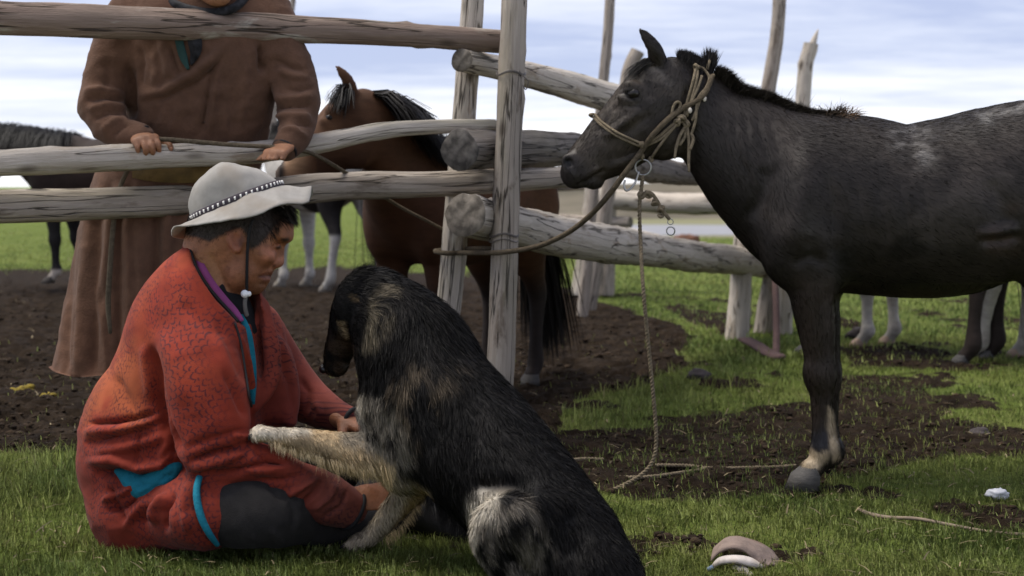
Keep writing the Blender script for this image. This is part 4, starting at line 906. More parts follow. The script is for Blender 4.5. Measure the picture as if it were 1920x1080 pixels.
def ribbon(pts, w, normal=(0, -1, 0), n=6, thick=0.002):
    """flat cloth strip with a little thickness; w may vary along it"""
    A = np.asarray(pts, float); w = np.broadcast_to(np.asarray(w, float), (len(A),)); B = catmull(np.c_[A, w], n); C, ww = B[:, :3], B[:, 3]
    T = np.gradient(C, axis=0); T /= np.linalg.norm(T, axis=1)[:, None]; nr = np.asarray(normal, float); s = np.cross(T, nr); s /= np.linalg.norm(s, axis=1)[:, None]; m = np.cross(s, T)
    rings = np.stack([C + s * ww[:, None] + m * thick, C - s * ww[:, None] + m * thick, C - s * ww[:, None] - m * thick, C + s * ww[:, None] - m * thick], 1)
    V = rings.reshape(-1, 3); i = np.arange(len(C) - 1)[:, None] * 4; j = np.arange(4)[None]; Q = np.stack([i + j, i + (j + 1) % 4, i + 4 + (j + 1) % 4, i + 4 + j], -1).reshape(-1, 4)
    e = 4 * (len(C) - 1); return V, np.vstack([Q, [[3, 2, 1, 0], [e, e + 1, e + 2, e + 3]]])
def hand(Fd, w, d, n, curl=(20, 35, 30), thumb=1, sc=1.0, spread=0.1, tcurl=30):
    w = np.asarray(w, float); d = np.asarray(d, float) / np.linalg.norm(d); n = np.asarray(n, float); n = n - d * (n @ d); n /= np.linalg.norm(n); s = np.cross(d, n)
    Fd.chain([(*(w - d * .02 * sc), .021 * sc, .028 * sc), (*(w + d * .03 * sc), .019 * sc, .036 * sc), (*(w + d * .075 * sc), .016 * sc, .041 * sc), (*(w + d * .092 * sc), .012 * sc, .039 * sc)], 0.012, 4, side=s)
    for i, L in enumerate((.072, .082, .076, .060)):
        o = (i - 1.5); p = w + d * (.090 - .004 * abs(o - .3)) * sc + s * o * .0205 * sc * thumb * -1 + n * (.004 - .0015 * o * o) * sc
        Fd.ell(p, (.0125 * sc,) * 3, None, 0.008); a = 0; rows = [(*p, .0108 * sc, .0108 * sc)]; ds = d - s * thumb * spread * o * .3; ds /= np.linalg.norm(ds)
        for j, f in enumerate((.45, .31, .26)):
            a += math.radians(curl[j] + 3 * o); p = p + (ds * math.cos(a) - n * math.sin(a)) * L * f * sc; rr = (.0098, .0088, .0068)[j] * sc * (0.9 if i == 3 else 1); rows.append((*p, rr, rr))
        Fd.chain(rows, 0.004, 3, side=s)
    p = w + d * .022 * sc + s * thumb * .026 * sc - n * .006 * sc; rows = [(*p, .017 * sc, .017 * sc)]; a = math.radians(48)
    for j, L in enumerate((.042, .034, .026)):
        p = p + (d * math.cos(a) + s * thumb * math.sin(a) - n * 0.35) * L * sc; a -= math.radians(tcurl); rr = (.0125, .0108, .008)[j] * sc; rows.append((*p, rr, rr))
    Fd.chain(rows, 0.008, 3, side=n)
M_SKIN = mat('weathered_skin', attr='Col', rough=0.52, spec=0.35, var=0.2, vscale=60, bump=0.3, bscale=220)
M_FELT = mat('grey_felt', (0.265, 0.25, 0.228), rough=0.95, spec=0.1, var=0.16, vscale=22, dark=(0.235, 0.205, 0.17), bump=0.18, bscale=700, sheen=0.05)
M_WOOL = mat('brown_woollen_cloth', attr='Col', rough=0.92, spec=0.12, var=0.16, vscale=30, bump=0.35, bscale=150, sheen=0.06)
M_TROU = mat('black_cotton', (0.021, 0.0185, 0.0175), rough=0.9, spec=0.2, var=0.25, vscale=30, bump=0.25, bscale=300, sheen=0.03)
M_TEAL = mat('teal_cotton', (0.012, 0.15, 0.21), rough=0.85, spec=0.15, var=0.25, vscale=25, bump=0.35, bscale=160)
M_PIPE = mat('black_piping', (0.012, 0.011, 0.012), rough=0.75, var=0.2)
M_BLK = mat('black_shirt', (0.010, 0.010, 0.012), rough=0.9, var=0.2)
M_MAUVE = mat('mauve_lining', (0.22, 0.05, 0.16), rough=0.9, var=0.2)
M_WHITE = mat('white_plastic', (0.80, 0.80, 0.80), rough=0.35, spec=0.5, var=0.05)
M_BOOT = mat('black_boot_leather', (0.014, 0.012, 0.011), rough=0.5, spec=0.4, var=0.25, bump=0.2)

def coat_mat():
    """red cloth printed with medallions of overlapping scales"""
    m = bpy.data.materials.new('red_patterned_cloth'); m.use_nodes = True; nt = m.node_tree; N, L = nt.nodes, nt.links; b = N['Principled BSDF']
    at = N.new('ShaderNodeAttribute'); at.attribute_name = 'Col'; tc = N.new('ShaderNodeTexCoord'); uv = N.new('ShaderNodeAttribute'); uv.attribute_name = 'cloth'
    def M(op, a, c=None, clamp=False):
        x = N.new('ShaderNodeMath'); x.operation = op; x.use_clamp = clamp
        for i, v in enumerate((a, c)):
            if v is None: continue
            if isinstance(v, (int, float)): x.inputs[i].default_value = v
            else: L.new(v, x.inputs[i])
        return x.outputs[0]
    def vor(scale, src, rand=1.0):
        v = N.new('ShaderNodeTexVoronoi'); v.voronoi_dimensions = '2D'; v.inputs['Scale'].default_value = scale; v.inputs['Randomness'].default_value = rand; L.new(src, v.inputs['Vector']); return v
    nz = N.new('ShaderNodeTexNoise'); nz.inputs['Scale'].default_value = 24; nz.inputs['Detail'].default_value = 3; L.new(uv.outputs['Vector'], nz.inputs['Vector'])
    big = vor(6.3, uv.outputs['Vector'], 0.75)
    # polar coordinates round each medallion centre
    df = N.new('ShaderNodeVectorMath'); df.operation = 'SUBTRACT'; sc = N.new('ShaderNodeVectorMath'); sc.operation = 'SCALE'; L.new(uv.outputs['Vector'], sc.inputs[0]); sc.inputs['Scale'].default_value = 1.0
    L.new(sc.outputs[0], df.inputs[0]); L.new(big.outputs['Position'], df.inputs[1])
    sp = N.new('ShaderNodeSeparateXYZ'); L.new(df.outputs[0], sp.inputs[0])
    rad = M('SQRT', M('ADD', M('MULTIPLY', sp.outputs[0], sp.outputs[0]), M('MULTIPLY', sp.outputs[1], sp.outputs[1]))); ang = M('ARCTAN2', sp.outputs[1], sp.outputs[0])
    rw = M('ADD', rad, M('MULTIPLY', M('SUBTRACT', nz.outputs['Fac'], 0.5), 0.0055))
    k = M('DIVIDE', rw, 0.0145); ring = M('FLOOR', k); fr = M('SUBTRACT', k, ring)
    cnt = M('MULTIPLY', M('ADD', ring, 1.0), 4.6); ph = M('ADD', M('MULTIPLY', M('DIVIDE', ang, 6.28318), cnt), M('MULTIPLY', ring, 0.5)); pf = M('SUBTRACT', M('FRACT', ph), 0.5)
    # each scale: a dark arch along its outer edge
    arch = M('ADD', fr, M('MULTIPLY', M('MULTIPLY', pf, pf), 2.6))
    line = M('SUBTRACT', 1.0, M('MULTIPLY', M('ABSOLUTE', M('SUBTRACT', arch, 0.80)), 3.0), clamp=True)
    n2 = N.new('ShaderNodeTexNoise'); n2.inputs['Scale'].default_value = 70; n2.inputs['Detail'].default_value = 4; L.new(uv.outputs['Vector'], n2.inputs['Vector'])
    brk = N.new('ShaderNodeMapRange'); brk.inputs[1].default_value = 0.40; brk.inputs[2].default_value = 0.52; L.new(n2.outputs['Fac'], brk.inputs[0])
    edge = N.new('ShaderNodeMapRange'); edge.inputs[1].default_value = 0.025; edge.inputs[2].default_value = 0.075; edge.inputs[3].default_value = 0.06; L.new(rad, edge.inputs[0])
    f = M('MULTIPLY', M('MULTIPLY', line, brk.outputs[0]), edge.outputs[0]); f = M('MULTIPLY', f, 0.95, True)
    mx = N.new('ShaderNodeMix'); mx.data_type = 'RGBA'; L.new(f, mx.inputs[0]); L.new(at.outputs['Color'], mx.inputs[6]); mx.inputs[7].default_value = (0.045, 0.013, 0.018, 1)
    wn = N.new('ShaderNodeTexNoise'); wn.inputs['Scale'].default_value = 13; wn.inputs['Detail'].default_value = 6; L.new(tc.outputs['Object'], wn.inputs['Vector'])
    wr = N.new('ShaderNodeMapRange'); wr.inputs[1].default_value = 0.3; wr.inputs[2].default_value = 0.7; wr.inputs[3].default_value = 0.8; wr.inputs[4].default_value = 1.2; L.new(wn.outputs['Fac'], wr.inputs[0])
    mm = N.new('ShaderNodeMix'); mm.data_type = 'RGBA'; mm.blend_type = 'MULTIPLY'; mm.inputs[0].default_value = 1; L.new(mx.outputs[2], mm.inputs[6]); L.new(wr.outputs[0], mm.inputs[7])
    L.new(mm.outputs[2], b.inputs['Base Color']); b.inputs['Roughness'].default_value = 0.85; b.inputs['Specular IOR Level'].default_value = 0.15; b.inputs['Sheen Weight'].default_value = 0.04
    w1 = N.new('ShaderNodeTexNoise'); w1.inputs['Scale'].default_value = 420; w1.inputs['Detail'].default_value = 2; L.new(tc.outputs['Object'], w1.inputs['Vector'])
    bp = N.new('ShaderNodeBump'); bp.inputs['Strength'].default_value = 0.25; bp.inputs['Distance'].default_value = 0.004; L.new(w1.outputs['Fac'], bp.inputs['Height']); L.new(bp.outputs[0], b.inputs['Normal'])
    return m
def wrinkle(V, N, amp, sc, mask=None, seed=0, ridged=True):
    """soft irregular creases over cloth"""
    p = V * np.asarray(sc); q = p + 0.9 * np.stack([fbm(p * .6 + 5.1 * i, 2, 0.5, seed + i) for i in range(3)], 1)
    n = fbm(q, 3, 0.5, seed + 9); h = 1 - np.abs(n - 0.5) * 5 if ridged else (n - 0.5) * 2
    if mask is not None: h = h * mask
    V += N * (h * amp)[:, None]

# ---- the seated man
def build_seated():
    root = thing('person', G(300, 1000), 'man in a red patterned coat and grey felt hat sitting cross-legged on the grass', 'person')
    # coat
    Fd = Field((-1.20, 3.15, -.03), (-.30, 4.15, .80), 0.0062); near = (3.2, 3.66)
    pch(Fd, [(300, 860, 3.66, 150, .20), (322, 815, 3.66, 168, .21), (342, 760, 3.66, 152, .20), (362, 690, 3.66, 142, .195), (372, 620, 3.65, 130, .18), (380, 570, 3.64, 106, .16), (388, 525, 3.64, 74, .11), (394, 498, 3.64, 52, .075)], 0)
    pch(Fd, [(292, 930, 3.66, 118, .20), (296, 965, 3.66, 108, .20)], 0.035); pel(Fd, 296, 945, 3.66, 116, 72, .22, 0, 0.03)
    pch(Fd, [(300, 955, 3.58, 72), (352, 957, 3.46, 70), (388, 959, 3.41, 69, .10)], 0.03)                      # skirt over the near thigh
    pch(Fd, [(358, 616, 3.54, 62), (376, 690, 3.47, 74), (392, 770, 3.44, 75), (400, 838, 3.42, 60)], 0.035)      # near sleeve
    pch(Fd, [(398, 840, 3.42, 60), (440, 862, 3.42, 46), (490, 872, 3.42, 37), (545, 898, 3.44, 40), (600, 930, 3.48, 47), (648, 949, 3.52, 40)], 0.02)
    pch(Fd, [(470, 625, 3.80, 62), (520, 690, 3.88, 52), (570, 745, 3.88, 44), (620, 775, 3.83, 32), (654, 787, 3.79, 24)], 0.04)
    pel(Fd, 512, 720, 3.73, 44, 92, .09, -8, .03); pch(Fd, [(528, 660, 3.72, 14), (545, 730, 3.69, 16), (545, 790, 3.67, 12)], 0.03)
    # the neck opening and the gap down the front
    pch(Fd, [(405, 440, 3.60, 52, .12), (414, 478, 3.58, 51, .115), (433, 522, 3.57, 45, .115), (453, 560, 3.57, 34, .11), (464, 592, 3.57, 20, .09)], 0.006, op='sub'); pch(Fd, [(405, 450, 3.64, 50, .070), (420, 520, 3.64, 50, .068), (450, 575, 3.66, 32, .06)], 0.008, op='sub')
    pch(Fd, [(463, 585, 3.51, 19, .16), (472, 645, 3.50, 18, .16), (479, 700, 3.50, 15, .15), (481, 752, 3.48, 5, .12)], 0.006, op='sub')
    pch(Fd, [(494, 575, 3.68, 11, .016), (507, 640, 3.625, 15, .014), (511, 690, 3.605, 17, .013), (500, 735, 3.595, 13, .012), (482, 764, 3.59, 6, .010)], 0.02)
    V, Q = Fd.mesh(2); N = vnormals(V, Q)
    fo = lambda poly, w, a, **k: fold(V, N, poly, w * .92, a * 1.55, near=(3.1, 3.7), **k)
    fo([(282, 640), (290, 690), (298, 745), (312, 800), (345, 858)], 9, -.022, taper=0.2); fo([(270, 640), (276, 700), (284, 760)], 10, .008)
    fo([(160, 795), (222, 792), (300, 772)], 5, -.019); fo([(150, 812), (225, 806), (305, 790)], 7, .012); fo([(152, 834), (241, 812), (318, 786)], 5, -.010)
    fo([(160, 850), (240, 838), (330, 812)], 8, .010); fo([(156, 866), (215, 860), (255, 876), (300, 870), (345, 842)], 8, .020); fo([(172, 886), (218, 886), (258, 900), (305, 896), (348, 872)], 9, -.032)
    fo([(264, 800), (260, 840), (256, 876)], 5, -.006); fo([(320, 800), (312, 836), (292, 868)], 6, .009); fo([(335, 835), (320, 862), (300, 878)], 5, -.008)
    # sleeve
    fo([(344, 842), (380, 824), (436, 808), (470, 800)], 4, -.006, sharp=-.5); fo([(350, 866), (408, 846), (463, 834)], 5, -.016); fo([(352, 880), (410, 866), (470, 848)], 6, .008)
    fo([(356, 890), (430, 886), (500, 866), (550, 870)], 6, -.013); fo([(430, 812), (452, 822), (474, 816)], 5, .008); fo([(470, 842), (510, 868), (545, 880)], 5, -.008)
    fo([(445, 880), (500, 884), (556, 872)], 5, .007); fo([(470, 900), (530, 900), (580, 884)], 5, -.008); fo([(530, 930), (560, 918), (600, 894)], 6, .010); fo([(560, 950), (590, 926), (604, 900)], 5, -.010)
    fo([(585, 960), (615, 935), (632, 905)], 5, .006); fo([(600, 975), (640, 950), (650, 915)], 4, -.006)
    fo([(440, 610), (462, 680), (478, 760)], 7, .009); fo([(400, 590), (432, 650), (462, 730)], 8, -.005); fo([(418, 690), (440, 740), (462, 790)], 7, -.006)
    fo([(300, 610), (330, 690), (352, 770)], 16, .006); fo([(330, 560), (370, 600), (420, 640)], 12, -.004); fo([(215, 700), (240, 750), (262, 790)], 9, -.006)
    # skirt
    fo([(190, 940), (230, 925), (262, 905)], 6, .012); fo([(196, 958), (236, 950), (262, 930)], 5, -.012); fo([(230, 990), (262, 955), (285, 935)], 6, .010); fo([(262, 985), (282, 960), (296, 940)], 5, -.012)
    fo([(318, 925), (295, 955), (292, 985)], 7, .014); fo([(330, 920), (312, 955), (312, 1000)], 5, -.013); fo([(352, 900), (345, 950), (356, 1005)], 7, .008); fo([(205, 905), (214, 940), (240, 985)], 7, -.010)
    fo([(366, 898), (362, 945), (384, 1010)], 4, -.006)
    fold(V, N, [(560, 705), (580, 735), (575, 780)], 6, -.010, near=(3.5, 4)); fold(V, N, [(520, 660), (545, 720), (548, 780)], 7, -.012, near=(3.5, 4)); fold(V, N, [(590, 750), (600, 775), (592, 795)], 6, .008, near=(3.5, 4)); fold(V, N, [(522, 600), (530, 650), (548, 690)], 6, .008, near=(3.5, 4))
    N = vnormals(V, Q); px, py = pix(V)
    wk = np.clip(sst(760, 830, py) + .25, 0, 1); wrinkle(V, N, 0.0045, (9, 9, 15), wk, 3)
    N = vnormals(V, Q); px, py = pix(V); n = fbm(V * 7, 4, 0.6, 2)
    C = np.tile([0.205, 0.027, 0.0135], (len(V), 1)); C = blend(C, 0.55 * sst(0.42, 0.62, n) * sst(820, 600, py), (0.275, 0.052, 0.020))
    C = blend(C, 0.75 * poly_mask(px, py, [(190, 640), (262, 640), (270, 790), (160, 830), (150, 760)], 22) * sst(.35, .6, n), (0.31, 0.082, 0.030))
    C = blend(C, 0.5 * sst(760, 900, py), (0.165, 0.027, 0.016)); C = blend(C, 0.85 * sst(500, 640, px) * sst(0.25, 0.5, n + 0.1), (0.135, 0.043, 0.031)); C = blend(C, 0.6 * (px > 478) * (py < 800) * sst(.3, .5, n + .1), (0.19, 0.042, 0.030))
    # cloth coordinates: along the body, not the view: height and girth angle about the trunk
    th = np.arctan2(V[:, 1] - 3.66, V[:, 0] - P(330, 700, 3.66)[0]); cl = np.stack([th * 0.27 + 0.3 * (V[:, 0] + .8), V[:, 2] * 1.0, np.zeros(len(V))], 1)
    arm = sst(330, 420, px) * (V[:, 1] < 3.56); cl2 = np.stack([V[:, 0] * 1.0 + 3.13, V[:, 2] + 0.07, 0 * px], 1); cl = np.where((px[:, None] > 300) & (V[:, 1:2] < 3.60), cl2, cl)
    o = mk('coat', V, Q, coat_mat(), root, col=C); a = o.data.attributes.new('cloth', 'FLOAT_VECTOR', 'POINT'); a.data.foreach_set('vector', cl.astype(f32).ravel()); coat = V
    # trims lying on the coat
    E = lambda pts, out=.003, rad=6, d0=3.5: [on(coat, x, y, out, rad, d0) for x, y in pts]
    neckl = [(349, 462, 3.63), (352, 478, 3.585), (362, 505, 3.562), (380, 535, 3.555), (402, 563, 3.553), (425, 588, 3.553), (440, 606, 3.548)]
    V1, f1 = ribbon([P(x, y, d + .004) for x, y, d in neckl], [.010, .012, .013, .013, .012, .011, .006], normal=(.25, -1, .35), thick=.006); mk('collar', V1, f1, bpy.data.materials['red_patterned_cloth'], o, col=np.tile([.5, .085, .04], (len(V1), 1)))
    V1, f1 = tube([P(x + 6, y - 3, d - .004) for x, y, d in neckl], .0048, 8); mk('collar_piping', V1, f1, M_PIPE, o)
    V1, f1 = ribbon([P(x + 17 - 3 * i / 6, y - 4, d + .012) for i, (x, y, d) in enumerate(neckl[1:])], [.006, .009, .010, .010, .009, .005], normal=(.3, -1, .3), thick=.002); mk('collar_lining', V1, f1, M_MAUVE, o)
    V1, f1 = tube(E([(441, 606), (452, 645), (460, 695), (467, 740), (472, 762)], .001, 4, 3.53), .0034, 6); mk('front_piping', V1, f1, M_PIPE, o)
    V1, f1 = ribbon([P(452, 590, 3.585), P(461, 622, 3.57), P(468, 665, 3.565), P(473, 710, 3.56), P(475, 758, 3.555)], [.005, .013, .014, .011, .004], normal=(.2, -1, .1), thick=.003); mk('coat_lining', V1, f1, M_TEAL, o)
    for a_, b_, q in ((P(600, 930, 3.48), P(652, 951, 3.523), .0525), (P(620, 775, 3.83), P(658, 788, 3.787), .0335)):
        V1, f1 = torus(b_ + (b_ - a_) * .12, b_ - a_, q, .0062, 28, 8); mk('cuff_piping', V1, f1, M_PIPE, o)
    V1, f1 = tube(E([(374, 894), (369, 915), (370, 940), (378, 972), (392, 1000), (408, 1022)], .002, 8, 3.4), [.008, .0085, .009, .009, .008, .006], 8); mk('hem_trim', V1, f1, M_TEAL, o)
    # teal sash showing under the jacket fold
    S = Field((-1.0, 3.2, .14), (-.75, 3.75, .42), 0.0045); dd = surf(coat, 280, 900, 10)
    pch(S, [(226, 884, dd + .05, 7, .02), (246, 900, dd + .022, 19, .026), (268, 914, dd + .012, 24, .028), (296, 902, dd + .008, 23, .028), (322, 880, dd + .012, 18, .026), (340, 868, dd + .03, 11, .02)], 0.01)
    V1, Q1 = S.mesh(2); N1 = vnormals(V1, Q1); fold(V1, N1, [(252, 905), (290, 912), (330, 878)], 4, -.004); fold(V1, N1, [(256, 926), (275, 915), (310, 900)], 3, .004); fold(V1, N1, [(300, 890), (318, 895), (330, 885)], 4, -.005); mk('sash', V1, Q1, M_TEAL, root)
    # shirt
    S = Field((-.86, 3.45, .52), (-.58, 3.85, .90), 0.006); pch(S, [(408, 545, 3.645, 44, .070), (440, 580, 3.655, 32, .065), (466, 650, 3.66, 24, .07), (474, 740, 3.66, 16, .07)], 0.0); V1, Q1 = S.mesh(2); mk('shirt', V1, Q1, M_BLK, root)
    # trousers and boot
    S = Field((-1.0, 3.2, -.03), (.02, 4.2, .46), 0.0075)
    pch(S, [(320, 955, 3.52, 62), (430, 960, 3.42, 66), (500, 962, 3.42, 63), (532, 966, 3.43, 46)], 0.02)
    pch(S, [(528, 975, 3.44, 44), (600, 985, 3.54, 38), (690, 985, 3.66, 35), (748, 968, 3.72, 34)], 0.03)
    pch(S, [(400, 900, 3.80, 62), (560, 872, 3.95, 54), (690, 866, 4.02, 50), (720, 900, 3.98, 46), (680, 960, 3.86, 36)], 0.03)
    V1, Q1 = S.mesh(2); N1 = vnormals(V1, Q1)
    for poly, w, a in [([(500, 905), (520, 930), (548, 938)], 5, -.010), ([(505, 990), (520, 1005), (530, 1022)], 5, .008), ([(540, 930), (552, 960), (548, 1000)], 5, -.009), ([(470, 1000), (480, 1012), (484, 1026)], 4, .007), ([(545, 912), (560, 930), (566, 955)], 5, .008)]: fold(V1, N1, poly, w, a, near=(3.2, 3.8))
    wrinkle(V1, N1, .003, (11, 11, 11), None, 14); mk('trousers', V1, Q1, M_TROU, root)
    S = Field((-.33, 3.4, -.02), (.02, 4.0, .36), 0.0065); pch(S, [(738, 962, 3.72, 36), (790, 965, 3.72, 38), (838, 985, 3.70, 36), (872, 1002, 3.67, 27), (888, 1010, 3.65, 18)], 0.01); V1, Q1 = S.mesh(2); mk('boot', V1, Q1, M_BOOT, root)
    # body: head, neck, arms inside the sleeves and hands, one skin
    B = Field((-.90, 3.26, .10), (-.22, 4.02, .99), 0.0041); D = 3.64
    pel(B, 443, 428, D, 92, 80, .077, 0, 0); pel(B, 476, 458, D, 46, 64, .066, 0, .03); pel(B, 462, 507, D, 44, 44, .060, 25, .03); pel(B, 480, 533, D, 17, 17, .030, 0, .02)
    pch(B, [(398, 470, D, 56, .062), (402, 520, D, 47, .060), (400, 590, D, 52, .068)], .03)
    pel(B, 531, 443, D, 17, 11, .052, 20, .015); pel(B, 530, 425, D, 20, 26, .055, 0, .02)
    pch(B, [(526, 456, D, 7, .011), (524, 478, D, 9, .013), (521, 490, D, 12, .019)], .010); pel(B, 513, 496, D, 8, 6, .021, 0, .008)
    pel(B, 500, 509, D, 12, 7, .024, -25, .008); pel(B, 494, 526, D, 11, 7, .022, -15, .008); pel(B, 486, 519, D, 14, 2.2, .03, -8, .004, 'sub')
    for sg in (-1, 1):
        pel(B, 498, 478, D + sg * .045, 19, 14, .022, 30, .02); pel(B, 522, 461, D + sg * .036, 10, 7, .014, 0, .010, 'sub'); pel(B, 519, 463, D + sg * .031, 8, 6, .014, 0, .003)
        pel(B, 452, 515, D + sg * .045, 28, 20, .022, -40, .02); pel(B, 512, 499, D + sg * .010, 4, 2.5, .006, 0, .003, 'sub')
        # ear: rim, bowl, lobe
        a = D + sg * .077
        pel(B, 441, 449, a, 15, 22, .010, -12, .006); pel(B, 444, 449, a + sg * .009, 9, 15, .009, -12, .004, 'sub'); pel(B, 444, 468, a, 8, 7, .009, 0, .005); pel(B, 457, 452, a - sg * .004, 5, 8, .008, 0, .004)
    pch(B, [(385, 570, 3.645, 60, .08), (360, 660, 3.65, 80, .10), (330, 800, 3.66, 85, .11)], .03); pch(B, [(365, 620, 3.58, 40), (375, 690, 3.49, 32), (395, 790, 3.45, 30), (405, 845, 3.43, 27), (480, 870, 3.43, 25), (560, 895, 3.46, 26), (620, 930, 3.49, 28), (660, 944, 3.52, 31, .026), (690, 941, 3.53, 33, .026)], .01)
    w = P(672, 940, 3.525); hand(B, w, (1.0, .15, .12), (-.05, -.85, .55), (14, 24, 20), 1, 1.08)
    pch(B, [(390, 620, 3.72, 40), (475, 635, 3.81, 32), (530, 700, 3.88, 27), (575, 748, 3.88, 24), (600, 765, 3.86, 22), (640, 786, 3.79, 19)], .01); hand(B, P(645, 787, 3.785), (.75, -.5, -.18), (.2, -.2, 1), (25, 45, 40), 1, 1.0)
    V1, Q1 = B.mesh(2); N1 = vnormals(V1, Q1); nr = (3.3, 3.64); g = lambda poly, w, a, **k: fold(V1, N1, poly, w, a, near=nr, facing=-.2, **k)
    g([(505, 462), (514, 467), (526, 466)], 1.8, -.0025); g([(508, 456), (518, 455), (528, 458)], 2.2, .003); g([(514, 492), (505, 505), (497, 520)], 3, -.003); g([(430, 530), (450, 500), (462, 470)], 8, .002)
    g([(484, 519), (496, 517), (510, 517)], 2.2, -.0045, taper=.1); g([(494, 511), (504, 508), (513, 509)], 2.6, .003); g([(490, 526), (500, 524), (507, 524)], 3, .003); g([(484, 534), (494, 533), (501, 534)], 3, -.003); g([(535, 432), (545, 430)], 1.4, -.0015, taper=0); g([(500, 470), (496, 466), (490, 464)], 1.4, -.0015); g([(362, 470), (380, 500), (398, 540)], 7, .003); g([(392, 470), (412, 510), (425, 550)], 6, -.003)
    px, py = pix(V1); n = fbm(V1 * 22, 4, 0.6, 4)[:, None]; C = np.array([0.25, 0.098, 0.045]) * (0.78 + 0.44 * n)
    hd = (py < 600) & (px < 570); pm = lambda poly, s=4: poly_mask(px, py, poly, s) * hd
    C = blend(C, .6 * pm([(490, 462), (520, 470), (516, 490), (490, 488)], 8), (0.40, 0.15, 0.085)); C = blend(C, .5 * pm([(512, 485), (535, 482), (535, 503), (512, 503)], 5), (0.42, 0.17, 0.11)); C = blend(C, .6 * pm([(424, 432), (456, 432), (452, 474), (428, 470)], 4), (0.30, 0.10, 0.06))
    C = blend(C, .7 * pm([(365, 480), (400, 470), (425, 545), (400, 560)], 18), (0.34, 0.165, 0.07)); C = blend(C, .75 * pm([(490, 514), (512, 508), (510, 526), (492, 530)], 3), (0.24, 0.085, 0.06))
    C = blend(C, .8 * pm([(452, 440), (458, 444), (456, 460), (448, 464), (446, 452)], 3), (0.10, 0.035, 0.022)); C = blend(C, .9 * pm([(484, 517), (498, 515), (509, 516), (509, 519), (497, 520), (485, 520)], 1.5), (0.06, 0.02, 0.016)); C = blend(C, .7 * pm([(510, 496), (518, 495), (518, 500), (511, 501)], 1.5), (0.07, 0.025, 0.018)); C = blend(C, .4 * pm([(496, 494), (503, 492), (492, 512), (484, 524), (480, 518)], 4), (0.15, 0.055, 0.03)); C = blend(C, .35 * pm([(440, 480), (470, 470), (480, 540), (450, 545)], 10), (0.19, 0.07, 0.035))  # shade of ear bowl, mouth line, nostril and cheek fold painted into the skin
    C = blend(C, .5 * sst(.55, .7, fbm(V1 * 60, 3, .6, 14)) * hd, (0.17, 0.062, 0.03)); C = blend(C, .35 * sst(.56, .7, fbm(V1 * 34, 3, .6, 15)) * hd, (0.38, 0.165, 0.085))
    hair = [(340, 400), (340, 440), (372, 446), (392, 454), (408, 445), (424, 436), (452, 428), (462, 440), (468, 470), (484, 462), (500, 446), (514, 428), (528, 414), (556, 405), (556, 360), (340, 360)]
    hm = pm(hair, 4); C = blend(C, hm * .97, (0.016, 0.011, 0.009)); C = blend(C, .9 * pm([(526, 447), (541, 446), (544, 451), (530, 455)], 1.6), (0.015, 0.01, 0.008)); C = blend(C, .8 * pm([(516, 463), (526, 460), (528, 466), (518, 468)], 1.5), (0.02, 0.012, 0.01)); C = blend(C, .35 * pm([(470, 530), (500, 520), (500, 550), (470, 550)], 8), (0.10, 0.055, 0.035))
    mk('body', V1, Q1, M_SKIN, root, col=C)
    # hair
    def dens(c, n_): x, y = pix(c); return poly_mask(x, y, hair, 3) * (y < 480) * (x < 570) + (c[:, 1] > 3.64) * (y < 435) * (x < 540) * .5
    def dirf(R, n_): x, y = pix(R); return np.stack([np.where(x > 470, .5, -.5), 0 * x, -np.ones_like(x)], 1)
    VV, fs, C, NV = strands(V1, Q1, 11000, dens, lambda R, n_: np.where(pix(R)[0] > 505, .030, .013), dirf, .0006, lambda R, r: np.tile([0.014, 0.010, 0.008], (len(R), 1)) * r.uniform(.5, 1.8, (len(R), 1)), segs=2, lift=.22, seed=5)
    r = np.random.default_rng(3); n = 420; R = np.array([P(x, y, D + l) for x, y, l in zip(r.uniform(528, 548, n), r.uniform(384, 412, n), r.normal(0, .03, n))])
    V2, f2, C2 = hair_lines(R, np.tile([.75, -.1, -.62], (n, 1)), .034, .35, .0008, (0.016, 0.012, 0.010), r, segs=2, jit=.22)
    off = len(VV); VV = np.vstack([VV, V2]); fs = [np.vstack([fs[0], f2[0] + off]), np.vstack([fs[1], f2[1] + off])]; C = np.vstack([C, C2]); mk('hair', VV, fs, M_HAIR, root, col=C)['kind'] = 'stuff'
    # hat
    k = D / F; c0 = P(446, 380, D); u = np.array([.928, 0, .372]); w = np.array([-.372, 0, .928]); v = np.array([0, 1.0, 0]); a_, b_ = 88 * k, 72 * k
    prof = lambda x: np.interp(x, [-88, -86, -70, -48, -22, 4, 20, 36, 53, 66, 76, 82, 88], [0, 33, 54, 67, 76, 80, 74, 61, 51, 38, 24, 12, 0])
    nth = 72; th = np.arange(nth) * 2 * math.pi / nth; rho = np.sin(np.linspace(0.02, 1, 18) * math.pi / 2); rings = []
    for q in rho[:-1]:
        x = 88 * q * np.cos(th); y = np.sin(th) * q; vm = np.sqrt(np.maximum(1 - (x / 88) ** 2, 1e-6)); fr = np.clip(np.abs(y) / vm, 0, 1)
        h = prof(x) * (1 - fr ** 3.2) ** .55; h = h - 9 * np.exp(-(y / .22) ** 2) * np.exp(-((x - 30) / 30) ** 2) * (q < .9)
        rings.append(c0 + np.outer(x * k, u) + np.outer(y * b_, v) + np.outer(h * k, w))
    rings = rings[::-1]      # from base inwards; now put the brim outside
    aa = np.arctan2(np.abs(np.sin(th)), np.cos(th)); edge_h = np.where(np.sin(th) < 0, np.interp(aa, [0, .35, .8, 1.35, 1.75, 2.2, 2.6, math.pi], [-34, -50, -40, -38, -37, -14, -3, -15]), np.interp(aa, [0, .35, .8, 1.57, 2.3, 2.75, math.pi], [-34, -42, -36, -42, -44, -34, -14])); er = np.interp(np.arctan2(np.abs(np.sin(th)), np.cos(th)), [0, .8, 1.57, 2.4, math.pi], [52, 47, 45, 44, 47])
